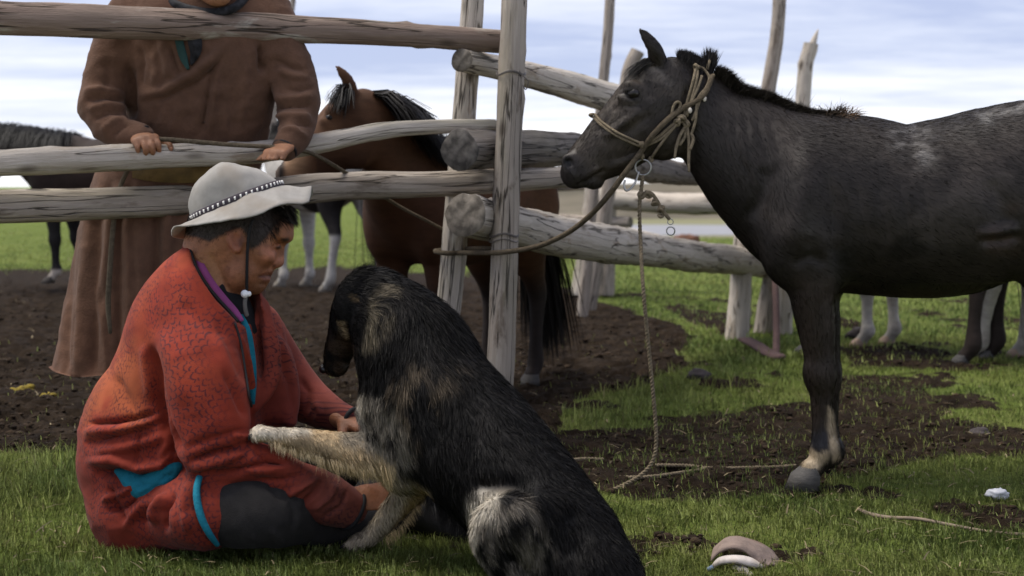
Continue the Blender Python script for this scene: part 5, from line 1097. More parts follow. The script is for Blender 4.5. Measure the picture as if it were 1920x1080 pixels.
    brim = []
    for j, q in enumerate(np.linspace(1, 0, 9)):
        rad = 1 + 0 * th; x = (88 + er * q) * np.cos(th); y = (72 + er * q) * np.sin(th); h = edge_h * q ** 1.5 + (3.5 * np.sin(3 * th + .6) + 2.5 * np.sin(7 * th + 1.0)) * q ** 2 + (4.5 * sst(.8, 1, q)) + 5 * sst(.6, 1, q) * np.exp(-((aa) / .3) ** 2)
        brim.append(c0 + np.outer(x * k, u) + np.outer(y * k, v) + np.outer(h * k, w))
    top = np.vstack(brim + rings); under = []
    for j in range(len(brim)): under.append(brim[j] - w * .005)
    under.append(brim[-1] - w * .02); low = np.vstack(under[::-1]); VV = np.vstack([low, top, (c0 + w * 80 * k + u * 2 * k)[None]]); nr_ = len(under) + len(brim) + len(rings)
    i = np.arange(nr_ - 1)[:, None] * nth; j = np.arange(nth)[None]; kk = (j + 1) % nth; Qh = np.stack([i + j, i + kk, i + nth + kk, i + nth + j], -1).reshape(-1, 4)
    e = (nr_ - 1) * nth; jj = np.arange(nth); T = np.stack([e + jj, e + (jj + 1) % nth, np.full(nth, len(VV) - 1)], 1)
    VV[nth:-1] = relax(VV[:-1], Qh, 2)[nth:]; n_ = np.stack([fbm(VV * 26 + i * 3, 3, .5, i) + 1.6 * fbm(VV * 11 + i * 5, 2, .5, i + 7) for i in range(3)], 1) - 1.3; VV = VV + n_ * .008
    hat = mk('hat', VV, [Qh, T], M_FELT, root)
    M_BAND = mat('hat_band', (0.045, 0.036, 0.045), rough=.8, var=.2)
    bring = []
    for hh, g in ((-1, 1.035), (0, 1.05), (10, 1.035), (11, 1.01)): bring.append(c0 + np.outer(np.cos(th) * 88 * g * k, u) + np.outer(np.sin(th) * 72 * g * k, v) + hh * k * w)
    i = np.arange(3)[:, None] * nth; mk('hat_band', np.vstack(bring), np.stack([i + j, i + kk, i + nth + kk, i + nth + j], -1).reshape(-1, 4), M_BAND, hat)
    parts = []
    for t in np.arange(52) * 2 * math.pi / 52:
        cc = []
        for dt, hh in ((-.018, 2.2), (.018, 2.2), (.032, 8.2), (-.004, 8.2)): cc.append(c0 + np.cos(t + dt) * 88 * 1.060 * k * u + np.sin(t + dt) * 72 * 1.062 * k * v + hh * k * w)
        nn = np.cross(cc[1] - cc[0], cc[3] - cc[0]); nn /= np.linalg.norm(nn); cc += [x - nn * .002 * np.sign(nn @ (cc[0] - c0)) for x in cc]; parts.append((np.array(cc), np.array([[0, 1, 2, 3], [7, 6, 5, 4], [0, 4, 5, 1], [1, 5, 6, 2], [2, 6, 7, 3], [3, 7, 4, 0]])))
    VV, fs = join(parts); mk('band_stitching', VV, fs, mat('white_thread', (.72, .70, .66), var=.1), hat, smooth=False)
    VV, fs = tube([P(474, 412, D - .080), P(468, 430, D - .085), P(464, 470, D - .080), P(463, 510, D - .072), P(463, 545, D - .060), P(466, 552, D - .052)], .0038, 7); mk('chin_cord', VV, fs, M_PIPE, hat)
    VV, fs = tube([P(462, 553, D - .056), P(459, 566, D - .062), P(460, 580, D - .064), P(463, 592, D - .060)], .0055, 7); mk('cord_end', VV, fs, mat('grey_cord', (.12, .11, .10), var=.2), hat)
    VV, fs = join([ball(P(459, 551, D - .062), (.0105, .0105, .0105)), ball(P(467, 551, D - .060), (.006, .006, .007))]); mk('cord_toggle', VV, fs, M_WHITE, hat)
    return root
build_seated()

# ---- the man standing behind the rails
def build_standing():
    D = 4.78; root = thing('person', np.array([P(330, 0, D)[0], D, 0.0]), 'man in a long brown robe leaning on the rails with a rope in his hands', 'person')
    Fd = Field((-1.62, 4.28, .18), (-.55, 5.12, 1.62), 0.0082)
    pch(Fd, [(300, 745, 4.86, 205, .23), (303, 690, 4.86, 200, .225), (312, 560, 4.86, 184, .215), (322, 430, 4.86, 170, .20), (338, 345, 4.85, 152, .18), (352, 312, 4.84, 132, .165)], 0)
    pch(Fd, [(352, 318, 4.84, 130, .165), (368, 260, 4.80, 128, .165), (374, 180, 4.76, 138, .165), (376, 100, 4.74, 148, .155), (378, 40, 4.74, 146, .14), (380, 0, 4.75, 118, .115), (382, -30, 4.76, 60, .08)], 0.02)
    pch(Fd, [(250, 30, 4.75, 48), (222, 95, 4.70, 47), (198, 155, 4.68, 41), (186, 192, 4.66, 38)], 0.035); pch(Fd, [(186, 192, 4.66, 38), (206, 232, 4.63, 36), (240, 254, 4.60, 29), (266, 258, 4.585, 24)], 0.02)
    pch(Fd, [(500, 25, 4.76, 46), (530, 90, 4.74, 42), (552, 150, 4.72, 39), (559, 190, 4.70, 37)], 0.035); pch(Fd, [(559, 190, 4.70, 36), (556, 230, 4.66, 34), (546, 262, 4.60, 30), (536, 276, 4.575, 25)], 0.02)
    pel(Fd, 360, 728, 4.86, 400, 16, .5, 0, .0, 'sub') if False else None
    V, Q = Fd.mesh(2)
    cut = H - (690 - HY) / F * 4.86; N = vnormals(V, Q); nr = (4.2, 4.95); g = lambda poly, w, a, **k: fold(V, N, poly, w * .9, a * 1.45, near=nr, **k)
    # wrapped front
    g([(432, 70), (400, 110), (362, 142), (305, 172), (252, 182)], 9, .016); g([(425, 88), (402, 124), (365, 154), (308, 182), (252, 192)], 6, -.012)
    g([(300, 75), (310, 110), (322, 150)], 8, .010); g([(318, 80), (328, 120), (340, 148)], 5, -.010); g([(262, 80), (270, 120), (262, 170)], 7, -.008); g([(285, 90), (294, 130), (290, 168)], 7, .007)
    g([(398, 120), (388, 190), (376, 260)], 5, -.010); g([(412, 110), (402, 190), (392, 262)], 6, .009); g([(440, 100), (436, 180), (432, 262)], 8, -.006); g([(462, 90), (458, 170), (450, 250)], 8, .005); g([(240, 110), (248, 170), (246, 235)], 9, -.022)
    g([(488, 80), (490, 120), (494, 140)], 7, -.022); g([(340, 180), (330, 225), (310, 262)], 9, .006); g([(300, 190), (290, 225), (270, 250)], 9, -.005)
    # sleeves
    for poly, w, a in [([(152, 172), (190, 168), (236, 178)], 6, .011), ([(156, 188), (195, 184), (238, 192)], 5, -.012), ([(160, 206), (200, 198), (240, 205)], 6, .010), ([(172, 226), (205, 212), (236, 214)], 5, -.010), ([(190, 246), (214, 228), (232, 224)], 5, .009), ([(210, 258), (228, 240), (244, 232)], 4, -.007), ([(200, 110), (206, 150), (196, 166)], 8, -.006),
                       ([(510, 110), (550, 128), (580, 134)], 6, -.008), ([(516, 128), (552, 144), (584, 148)], 6, .008), ([(530, 165), (560, 170), (592, 164)], 5, -.008), ([(515, 186), (550, 184), (592, 182)], 6, .010), ([(508, 206), (545, 200), (592, 200)], 5, -.012), ([(506, 222), (545, 218), (590, 222)], 6, .010), ([(540, 236), (565, 232), (588, 240)], 5, -.010), ([(520, 246), (550, 240), (580, 262)], 5, .008), ([(506, 140), (520, 170), (524, 196)], 6, .006)]: g(poly, w, a)
    # skirt pleats
    r = np.random.default_rng(4)
    for x0, x1, a in [(140, 118, -.012), (165, 150, .014), (182, 172, -.016), (204, 196, .016), (226, 222, -.018), (246, 244, .016), (262, 262, .012), (290, 288, -.030), (312, 312, .018), (336, 338, -.014), (360, 366, .014), (384, 392, -.016), (410, 424, .014), (436, 456, -.014), (462, 486, .012)]:
        g([(x0 + (352 - x0) * .18, 330), (x0 + r.normal(0, 3), 420), ((x0 + x1) / 2 + r.normal(0, 5), 560), (x1 + r.normal(0, 5), 690), (x1 - 3, 720)], r.uniform(7, 13), a * r.uniform(.4, .8), taper=.12)
    N = vnormals(V, Q); px, py = pix(V); wrinkle(V, N, .0045, (9, 9, 12), sst(340, 250, py) * .9 + .5, 5); N = vnormals(V, Q); V += N * ((fbm(V * np.array([9, 9, 2.2]), 3, .55, 44) - .5) * .03 * sst(300, 380, py))[:, None]
    V[:, 2] = np.maximum(V[:, 2], cut + 0.006 * np.sin(V[:, 0] * 23)); N = vnormals(V, Q); px, py = pix(V); n = fbm(V * 5, 4, .6, 3)[:, None]
    C = np.array([0.098, 0.052, 0.033]) * (.75 + .5 * n); C = blend(C, .35 * sst(480, 680, py), (0.135, 0.062, 0.036))
    robe = mk('robe', V, Q, M_WOOL, root, col=C)
    E = lambda pts, out=.004, rad=7, d0=4.6: [on(V, x, y, out, rad, d0) for x, y in pts]
    V1, f1 = ribbon(E([(334, 66), (338, 86), (345, 110), (353, 130)], .004), [.012, .013, .012, .004], thick=.004); mk('robe_lining', V1, f1, mat('dark_green_cloth', (.012, .040, .034), var=.2), robe)
    M_PR = mat('patterned_scarf', (.012, .012, .014), var=1.0, vscale=55, vdet=2, rough=.85)
    V1, f1 = ribbon(E([(362, 62), (366, 82), (366, 100), (358, 122)], .005), [.022, .022, .016, .003], thick=.004); mk('scarf', V1, f1, M_PR, root)
    V1, f1 = tube([P(x, y, d) for x, y, d in ((300, -12, 4.70), (318, 2, 4.63), (350, 16, 4.60), (400, 24, 4.585), (440, 14, 4.60), (462, -8, 4.66))], .015, 10); mk('scarf', V1, f1, M_PR, root)
    for a_, b_, q in ((P(240, 254, 4.60), P(266, 258, 4.585), .0425), (P(547, 258, 4.605), P(536, 276, 4.575), .0445)):
        V1, f1 = torus(b_ + (b_ - a_) * .22, b_ - a_, q * .86, .0052, 28, 8); mk('cuff_piping', V1, f1, M_PIPE, robe)
    V1, f1 = ribbon([P(232, 312, 4.72), P(280, 322, 4.665), P(340, 326, 4.648), P(400, 322, 4.655), P(450, 314, 4.70), P(476, 308, 4.78)], .030, thick=.006); mk('sash', V1, f1, mat('ochre_sash', (.115, .072, .022), var=.35, vscale=20, bump=.4, bscale=60), root)
    # body
    B = Field((-1.50, 4.30, .98), (-.66, 4.98, 1.92), 0.0056); hc = 4.63
    pel(B, 392, -95, hc + .02, 46, 66, .098, 0, 0); pel(B, 398, -50, hc - .02, 40, 56, .08, 0, .03); pel(B, 408, -8, hc - .045, 26, 21, .035, 0, .02); pel(B, 396, -28, hc - .03, 36, 26, .055, 0, .02)
    pch(B, [(388, -40, hc + .04, 36, .065), (382, 25, hc + .1, 38, .07)], .03); pch(B, [(402, -72, hc - .095, 7, .012), (404, -52, hc - .112, 11, .018)], .012); pel(B, 407, -24, hc - .088, 17, 6, .016, 0, .008)
    for sg in (-1, 1): pel(B, 400 + sg * 20, -74, hc - .075, 11, 7, .014, 0, .008, 'sub'); pel(B, 400 + sg * 20, -73, hc - .066, 9, 6, .014, 0, .003); pel(B, 392 + sg * 47, -66, hc + .02, 7, 18, .018, 0, .006); pel(B, 400 + sg * 26, -52, hc - .055, 14, 12, .03, 0, .02)
    pch(B, [(385, 60, 4.76, 100, .10), (378, 180, 4.79, 90, .10), (352, 300, 4.84, 90, .11)], .03); pch(B, [(330, 40, 4.76, 40), (245, 45, 4.75, 32), (205, 110, 4.70, 28), (172, 195, 4.66, 24), (205, 236, 4.63, 20), (262, 258, 4.59, 17)], .02); pch(B, [(430, 40, 4.76, 40), (505, 45, 4.76, 32), (540, 110, 4.74, 28), (570, 185, 4.70, 24), (560, 232, 4.66, 20)], .02); hand(B, P(262, 258, 4.585), (.42, -.86, -.10), (-.12, -.25, 1), (38, 72, 52), -1, 1.02, .05, 26)
    pch(B, [(562, 230, 4.66, 24), (538, 272, 4.58, 17)], .01); hand(B, P(540, 272, 4.575), (-.30, -.80, -.30), (-.1, -.35, 1), (42, 70, 50), 1, 1.0, .05, 26)
    V1, Q1 = B.mesh(2); n = fbm(V1 * 22, 4, .6, 4)[:, None]; C = np.array([0.27, 0.125, 0.065]) * (.78 + .44 * n); x, y = pix(V1); C = blend(C, .95 * ((y < -100) | ((V1[:, 1] > hc + .04) & (y < -30))), (.014, .011, .009)); mk('body', V1, Q1, M_SKIN, root, col=C)
    return root
build_standing()
# ------------------------------------------------------------------ the dog
def build_dog():
    root = thing('dog', G(1000, 1090), 'large shaggy black and tan dog resting a raised paw on the sitting man', 'dog')
    Fd = Field((-.66, 2.88, -.02), (.36, 3.92, .90), 0.0072)
    pch(Fd, [(1108, 1092, 3.12, 98, .13), (1044, 1002, 3.21, 106, .15), (970, 916, 3.30, 114, .155), (886, 830, 3.39, 124, .155), (815, 747, 3.46, 120, .145), (782, 676, 3.51, 112, .125), (745, 615, 3.55, 90, .105), (712, 572, 3.58, 66, .085)], 0)
    pel(Fd, 690, 560, 3.60, 56, 52, .074, 0, .03); pel(Fd, 735, 770, 3.47, 62, 62, .10, 0, .04); pel(Fd, 760, 850, 3.43, 60, 70, .10, 0, .04)
    pch(Fd, [(662, 588, 3.62, 42, .058), (646, 630, 3.64, 31, .040), (634, 662, 3.655, 26, .034), (630, 684, 3.66, 22, .030)], .02); pel(Fd, 616, 690, 3.665, 11, 9, .018, 40, .006)
    pel(Fd, 646, 610, 3.585, 22, 26, .02, 0, .02)
    for d0, dx in ((3.545, 0), (3.665, 14)):      # hanging ears
        pch(Fd, [(690 + dx, 522, d0 + .02, 22, .020), (664 + dx, 544, d0 - .012, 28, .018), (649 + dx, 576, d0 - .018, 26, .015), (643 + dx, 606, d0 - .008, 13, .010)], .008)
    # near foreleg raised onto the man's arm, the other planted
    pch(Fd, [(752, 800, 3.42, 58, .060), (706, 846, 3.41, 37, .045), (660, 844, 3.41, 33, .036), (612, 836, 3.405, 28, .031), (562, 825, 3.40, 22, .027), (520, 817, 3.395, 15, .023), (500, 814, 3.392, 14, .025), (484, 813, 3.388, 15, .028)], .03)
    for l in (-.020, -.007, .007, .020): pel(Fd, 479, 816 + abs(l) * 150, 3.388 + l, 9, 9, .008, 0, .004)
    pch(Fd, [(800, 870, 3.44, 52, .055), (770, 915, 3.47, 32, .042), (742, 952, 3.485, 23, .033), (715, 984, 3.50, 20, .029), (692, 1006, 3.51, 17, .029), (668, 1018, 3.515, 14, .033)], .03)
    for l in (-.026, -.009, .009, .026): pel(Fd, 657 - abs(l) * 120 * 0, 1021, 3.515 + l, 12, 9, .009, 0, .004)
    # haunches
    for sg, off in ((-1, 0), (1, .24)):
        pch(Fd, [(1075, 1030, 3.17 + off, 88, .07), (985, 990, 3.10 + off, 74, .065), (932, 985, 3.085 + off, 46, .052), (926, 1020, 3.08 + off, 38, .046), (960, 1080, 3.09 + off, 30, .036), (990, 1112, 3.10 + off, 26, .032)], .04)
        pch(Fd, [(1000, 1122, 3.09 + off, 22, .03), (930, 1132, 3.07 + off, 20, .032), (890, 1136, 3.06 + off, 18, .036)], .02)
    pch(Fd, [(1150, 1095, 3.06, 40), (1215, 1128, 3.05, 34), (1290, 1150, 3.02, 28), (1360, 1160, 2.98, 20)], .03)
    V, Q = Fd.mesh(2); V[:, 2] = np.maximum(V[:, 2], .002); N = vnormals(V, Q)
    fold(V, N, [(735, 660), (720, 720), (700, 760)], 16, -.010, near=(3.2, 3.6)); fold(V, N, [(880, 925), (900, 910), (960, 905), (1010, 930)], 14, -.016, near=(2.9, 3.4)); fold(V, N, [(1060, 940), (1085, 1000), (1080, 1060)], 20, -.010, near=(2.9, 3.3)); fold(V, N, [(800, 720), (820, 800), (800, 870)], 18, -.008, near=(3.2, 3.5))
    N = vnormals(V, Q)
    def colour(R, r=None):
        px, py = pix(R); n = fbm(R * np.array([38, 38, 26]), 3, .6, 5); n2 = fbm(R * 11, 3, .55, 8); pm = lambda poly, s: poly_mask(px, py, poly, s)
        C = np.tile([0.0070, 0.0062, 0.0060], (len(R), 1)); tan, gry, wht, brn = (0.62, 0.45, 0.26), (0.20, 0.175, 0.14), (0.75, 0.68, 0.56), (0.105, 0.080, 0.055)
        s = lambda m, a=.44, b=.60: m * sst(a, b, n)
        C = blend(C, s(pm([(688, 560), (722, 522), (748, 540), (738, 600), (705, 645), (676, 645), (684, 600)], 11), .38, .54), (0.17, 0.14, 0.095))
        C = blend(C, .9 * s(pm([(740, 690), (800, 670), (870, 690), (830, 740), (790, 800), (770, 850), (740, 820), (725, 750)], 18), .46, .58), brn)
        C = blend(C, .9 * s(pm([(680, 740), (740, 760), (770, 830), (770, 870), (730, 890), (660, 895), (600, 830), (660, 800)], 14), .25, .55), gry)
        leg = pm([(465, 780), (640, 790), (680, 830), (740, 870), (720, 920), (560, 890), (465, 840)], 8) * (R[:, 1] < 3.47); C = blend(C, leg * (.5 + .45 * sst(740, 640, px)), tan)
        C = blend(C, .85 * leg * sst(845, 885, py), (0.62, 0.47, 0.26)); C = blend(C, .8 * pm([(465, 780), (580, 785), (580, 815), (465, 825)], 8), wht); C = blend(C, .8 * s(pm([(630, 800), (700, 812), (715, 850), (640, 835)], 8), .3, .5), gry)
        C = blend(C, .85 * pm([(655, 740), (680, 735), (678, 790), (655, 800)], 7), wht)
        low = pm([(735, 885), (800, 915), (800, 950), (745, 1010), (700, 1045), (630, 1045), (640, 1000), (690, 980)], 8); C = blend(C, low * .93, (0.46, 0.38, 0.27)); C = blend(C, .8 * low * pm([(780, 900), (815, 930), (760, 1000), (730, 1010)], 9), (0.45, 0.30, 0.12))
        C = blend(C, .9 * s(pm([(875, 925), (925, 905), (985, 935), (1020, 990), (1040, 1040), (990, 1090), (915, 1090), (880, 1000)], 16) * (R[:, 1] < 3.25), .36, .62), (0.21, 0.18, 0.145)); C = blend(C, .9 * pm([(872, 935), (905, 915), (935, 925), (930, 965), (895, 975), (890, 1030), (915, 1075), (895, 1070), (875, 1000)], 8) * (R[:, 1] < 3.25), (0.48, 0.43, 0.35))
        C = blend(C, .8 * s(pm([(600, 620), (650, 625), (665, 650), (650, 705), (600, 710)], 8), .3, .55), (0.075, 0.048, 0.030)); C = blend(C, .9 * pm([(630, 602), (640, 600), (652, 632), (644, 640)], 3), (0.34, 0.25, 0.15)); C = blend(C, .7 * pm([(652, 552), (664, 556), (668, 566), (656, 564)], 4), (0.15, 0.10, 0.05)); C = blend(C, .5 * s(pm([(636, 668), (668, 668), (668, 695), (640, 695)], 6)), (0.24, 0.22, 0.20))
        C = blend(C, .5 * sst(.56, .7, n2) * (py < 900), (0.022, 0.019, 0.018))
        if r is not None: C = C * r.uniform(.45, 1.6, (len(R), 1))
        return C
    body = mk('body', V, Q, M_HIDEB, root, col=colour(V) * .75)
    ax = P(1108, 1092, 3.12) - P(745, 615, 3.55); ax /= np.linalg.norm(ax)
    def dirf(R, n):
        px, py = pix(R); D = np.tile(ax * .75 + np.array([0, 0, -.75]), (len(R), 1)); head = poly_mask(px, py, [(590, 480), (745, 480), (740, 620), (690, 720), (590, 720)], 20)[:, None]
        D = D * (1 - head) + head * np.array([.8, -.25, .1]); rl = poly_mask(px, py, [(460, 770), (690, 780), (740, 840), (720, 900), (460, 890)], 10)[:, None]; D = D * (1 - rl) + rl * np.array([.55, 0, -.75])
        rf = poly_mask(px, py, [(680, 600), (760, 540), (800, 640), (700, 740), (660, 720)], 16)[:, None]; D = D * (1 - rf) + rf * np.array([.35, -.1, -.9]); th = (poly_mask(px, py, [(870, 915), (960, 900), (1040, 1000), (980, 1100), (870, 1100)], 15) * (R[:, 1] < 3.25))[:, None]
        return D * (1 - th) + th * np.array([.25, 0, -.55])
    def length(R, n):
        px, py = pix(R); L = np.full(len(R), .025); sh = np.maximum(poly_mask(px, py, [(460, 770), (690, 780), (700, 830), (600, 850), (460, 850)], 10), poly_mask(px, py, [(590, 520), (665, 520), (660, 720), (590, 720)], 8)); L = L * (1 - sh) + .012 * sh
        lo = poly_mask(px, py, [(640, 960), (760, 940), (800, 900), (760, 1050), (620, 1050)], 8); L = L * (1 - lo) + .016 * lo; rf = poly_mask(px, py, [(680, 540), (860, 560), (880, 760), (700, 760)], 20); L = L * (1 - rf) + .036 * rf
        fr = poly_mask(px, py, [(560, 850), (720, 865), (760, 900), (620, 900)], 6); return L * (1 - fr) + .042 * fr
    def dens(c, n): px, py = pix(c); d = 1.0 - .75 * (n[:, 1] > .35); return d * np.where(py > 1120, .3, 1) * np.where((px < 700) & (py > 770), 1.7, 1) * np.where((px < 690) & (py < 720), 4, 1)
    VV, fs, C, NV = strands(V, Q, 135000, dens, length, dirf, .00050, colour, segs=2, lift=.34, curl=1.3, seed=21, droop=.3)
    fur = mk('fur', VV, fs, mat('dog_fur', attr='Col', rough=.6, spec=.12, var=0), root, col=C); fur['kind'] = 'stuff'; set_normals(fur, NV)
    r = np.random.default_rng(6)
    def fringe(poly, n, L, d, col, lean=.25, dd=.025):
        c = along(poly, r.random(n)); R = np.array([P(x + r.normal(0, 2), y - 3 + r.normal(0, 3), d + r.normal(0, dd)) for x, y in c]); cl = 1.6 * (fbm(np.c_[c[:, 0] * .13, c[:, 0] * 0, c[:, 0] * 0], 3, .7, 3)[:, None] - .5); D = np.c_[lean + cl, 0 * cl, -np.ones((n, 1))]
        return hair_lines(R, D, L * r.uniform(.35, 1.15, n), .5, .00042, col, r, segs=2, jit=.2)
    parts = [fringe([(505, 832), (560, 848), (615, 864), (680, 880), (735, 874)], 1900, .026, 3.40, (.62, .48, .29)), fringe([(600, 862), (680, 884), (725, 880)], 1000, .036, 3.41, (.52, .38, .20)), fringe([(805, 905), (782, 950), (752, 990), (722, 1012)], 700, .026, 3.47, (.42, .30, .15), .8),
             fringe([(800, 930), (840, 960), (880, 985)], 900, .06, 3.40, (.012, .010, .010), .1, .05), fringe([(665, 770), (680, 800), (720, 850), (780, 880)], 900, .045, 3.43, (.16, .14, .115), .3, .04)]
    V1 = np.vstack([p[0] for p in parts]); off = np.cumsum([0] + [len(p[0]) for p in parts]); f1 = [np.vstack([p[1][i] + o for p, o in zip(parts, off)]) for i in (0, 1)]
    mk('fringe', V1, f1, bpy.data.materials['dog_fur'], root, col=np.vstack([p[2] for p in parts]))['kind'] = 'stuff'
    nose, f = ball(P(608, 692, 3.668), (.014, .019, .012)); mk('nose', nose, f, mat('wet_black_nose', (.010, .009, .009), rough=.3, spec=.5, var=.1), root)
    for d0 in (3.585,): V1, f = ball(P(646, 605, d0 - .012), (.009, .009, .009)); mk('eye', V1, f, M_EYE, root)
    for l in (-.026, -.009, .009, .026): V1, f = tube([P(648, 1022, 3.515 + l), P(641, 1025, 3.515 + l), P(637, 1029, 3.515 + l)], [.0042, .0035, .001], 6, 3); mk('claw', V1, f, M_PIPE, root)
    for l in (-.020, -.007, .007, .020): V1, f = tube([P(473, 812 + abs(l) * 150, 3.388 + l), P(468, 817 + abs(l) * 150, 3.388 + l), P(467, 823 + abs(l) * 150, 3.388 + l)], [.004, .0033, .001], 6, 3); mk('claw', V1, f, M_PIPE, root)
build_dog()
# ------------------------------------------------------------------ grass and clods
def grass_mesh(name, n, dmin, dmax, hscale, wscale, seed, cfun=None, pick=None, power=2.0, bend=0.6):
    r = np.random.default_rng(seed); m = int(n * 2.2)
    u = r.random(m); d = 1.0 / (1 / dmin + u * (1 / dmax - 1 / dmin)) if power == 2.0 else dmin * (dmax / dmin) ** u
    x = r.uniform(-.52, .52, m) * d; tn = fbm(np.c_[x * 5, d * 5, 0 * x], 3, .6, 41); md = mud_amount(x, d)
    keep = r.random(m) < (1 - md) ** 1.3 * sst(.22, .5, tn + .12) * (.42 + .58 * sst(.36, .50, fbm(np.c_[x * 2.6, d * 2.6, 0 * x], 4, .62, 47))) + (.018 if pick is None else 0)
    if pick is not None: keep &= pick(x, d, r)
    i = np.where(keep)[0][:n]; x, d, md, tn = x[i], d[i], md[i], tn[i]; n = len(i)
    z = ground_z(x, d, md); R = np.c_[x, d, z - .004]; h = hscale * (0.45 + 0.9 * r.random(n)) * (0.6 + 0.9 * tn); w = wscale * (0.7 + .6 * r.random(n)) * (d / 4.0) ** .75
    cl = fbm(np.c_[x * 9, d * 9, 0 * x], 2, .5, 61) * 12.6; a = np.where(r.random(n) < .45, cl, r.random(n) * 6.28); lean = bend * (0.2 + 1.1 * r.random(n)); dr = np.c_[np.cos(a), np.sin(a), 0 * a]; sd = np.c_[-np.sin(a + r.normal(0, .6, n)), np.cos(a), 0 * a]
    p1 = R + dr * (h * lean * .35)[:, None] + np.array([0, 0, 1]) * (h * .62)[:, None]; p2 = R + dr * (h * lean)[:, None] + np.array([0, 0, 1]) * (h * (1 - .25 * lean))[:, None]
    V = np.stack([R - sd * w[:, None], R + sd * w[:, None], p1 + sd * (w * .7)[:, None], p1 - sd * (w * .7)[:, None], p2], 1).reshape(-1, 3); b = np.arange(n)[:, None] * 5
    g = fbm(np.c_[x * 1.6, d * 1.6, 0 * x], 3, .6, 71); C = np.array([0.31, 0.375, 0.115])[None] * (0.55 + 0.9 * r.random((n, 1))); C = blend(C, .6 * sst(.42, .66, g), (0.36, 0.385, 0.115)); C = blend(C, .5 * sst(.5, .34, g), (0.13, 0.205, 0.055))
    st = r.random(n) < .05; C[st] = np.array([0.30, 0.26, 0.14]) * (0.6 + .6 * r.random((st.sum(), 1)))
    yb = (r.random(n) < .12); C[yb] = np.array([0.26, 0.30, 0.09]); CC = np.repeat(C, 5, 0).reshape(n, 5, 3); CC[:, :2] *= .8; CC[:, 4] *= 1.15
    NV = np.repeat(np.c_[dr[:, 0] * .3, dr[:, 1] * .3 - .25, np.ones(n)] + r.normal(0, .22, (n, 3)), 5, 0); NV /= np.linalg.norm(NV, axis=1)[:, None]
    o = mk(name, V, [b + np.array([0, 1, 2, 3]), b + np.array([3, 2, 4])], M_GRASS, None, col=CC.reshape(-1, 3)); set_normals(o, NV); o['kind'] = 'stuff'; return o
M_GRASS = mat('grass_blades', attr='Col', rough=.6, spec=.25, var=0, trans=.5)
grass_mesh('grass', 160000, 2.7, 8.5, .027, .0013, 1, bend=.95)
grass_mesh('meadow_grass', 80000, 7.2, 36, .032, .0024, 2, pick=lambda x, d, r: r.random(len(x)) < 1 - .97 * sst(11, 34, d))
def lush(x, d, r):
    px, py = CX + F * x / d, HY + F * H / d
    m = np.maximum(poly_mask(px, py, [(1040, 730), (1200, 700), (1320, 650), (1400, 650), (1480, 690), (1470, 730), (1300, 760), (1180, 790), (1060, 790)], 25), poly_mask(px, py, [(1140, 560), (1260, 590), (1300, 640), (1240, 640), (1200, 590)], 14)); m = np.maximum(m, poly_mask(px, py, [(-200, 850), (160, 845), (190, 900), (170, 960), (-200, 930)], 20)); return r.random(len(x)) < m * .6
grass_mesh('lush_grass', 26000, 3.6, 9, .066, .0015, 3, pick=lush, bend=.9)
def clods():
    r = np.random.default_rng(8); n = 32000; u = r.random(n); d = 1 / (1 / 3.3 + u * (1 / 13.5 - 1 / 3.3)); x = r.uniform(-.46, .46, n) * d; md = mud_amount(x, d); k = r.random(n) < np.clip(md - .25, 0, 1) * 1.2; x, d, md = x[k], d[k], md[k]; n = len(x)
    b, f = ball((0, 0, 0), (1, 1, 1), 5, 3); s = .003 + .012 * r.random(n) ** 2.6; s *= np.where(d > 7, 1.25, 1); z = ground_z(x, d, md)
    th = r.random(n) * 6.28; B = np.repeat(b[None], n, 0) * (1 + .9 * (r.random((n, len(b), 1)) - .5)); ct, st_ = np.cos(th)[:, None], np.sin(th)[:, None]
    X = B[:, :, 0] * ct - B[:, :, 1] * st_ * 1.3; Y = B[:, :, 0] * st_ + B[:, :, 1] * ct * 1.3; VV = np.stack([x[:, None] + X * s[:, None], d[:, None] + Y * s[:, None], z[:, None] + (B[:, :, 2] * .6 - .05) * s[:, None]], 2).reshape(-1, 3)
    o = np.arange(n)[:, None, None] * len(b); fs = [(q[None] + o).reshape(-1, q.shape[1]) for q in f]; C = np.repeat(np.array([0.027, 0.0175, 0.0105]) * (0.6 + .9 * r.random((n, 1))), len(b), 0)
    tag(mk('mud_clods', VV, fs, mat('crumbled_mud', attr='Col', rough=.95, spec=.15, var=.35, vscale=60, bump=.5, bscale=120), None, col=C, smooth=False), kind='stuff')
clods()

def straw():
    r = np.random.default_rng(17); n = 1300; u = r.random(n); d = 1 / (1 / 3.2 + u * (1 / 12.0 - 1 / 3.2)); x = r.uniform(-.48, .48, n) * d; md = mud_amount(x, d); z = ground_z(x, d, md); a = r.random(n) * 6.28; L = r.uniform(.012, .055, n); up = r.uniform(-.1, .35, n)
    D = np.c_[np.cos(a), np.sin(a), up]; S = np.c_[-np.sin(a), np.cos(a), 0 * a] * (.0010 + .0012 * r.random((n, 1))) * np.sqrt(d / 4)[:, None]; R = np.c_[x, d, z + .008 + .012 * (1 - md)]; M = R + D * (L * .5)[:, None] + np.array([0, 0, .003]); T = R + D * L[:, None]
    V = np.stack([R - S, R + S, M + S, M - S, T + S * .6, T - S * .6], 1).reshape(-1, 3); b = np.arange(n)[:, None] * 6; C = np.repeat(np.array([0.20, 0.155, 0.085]) * r.uniform(.3, 1.2, (n, 1)), 6, 0)
    tag(mk('straw_litter', V, np.vstack([b + np.array([0, 1, 2, 3]), b + np.array([3, 2, 4, 5])]), mat('dry_straw', attr='Col', rough=.8, var=0), None, col=C), kind='stuff')
straw()
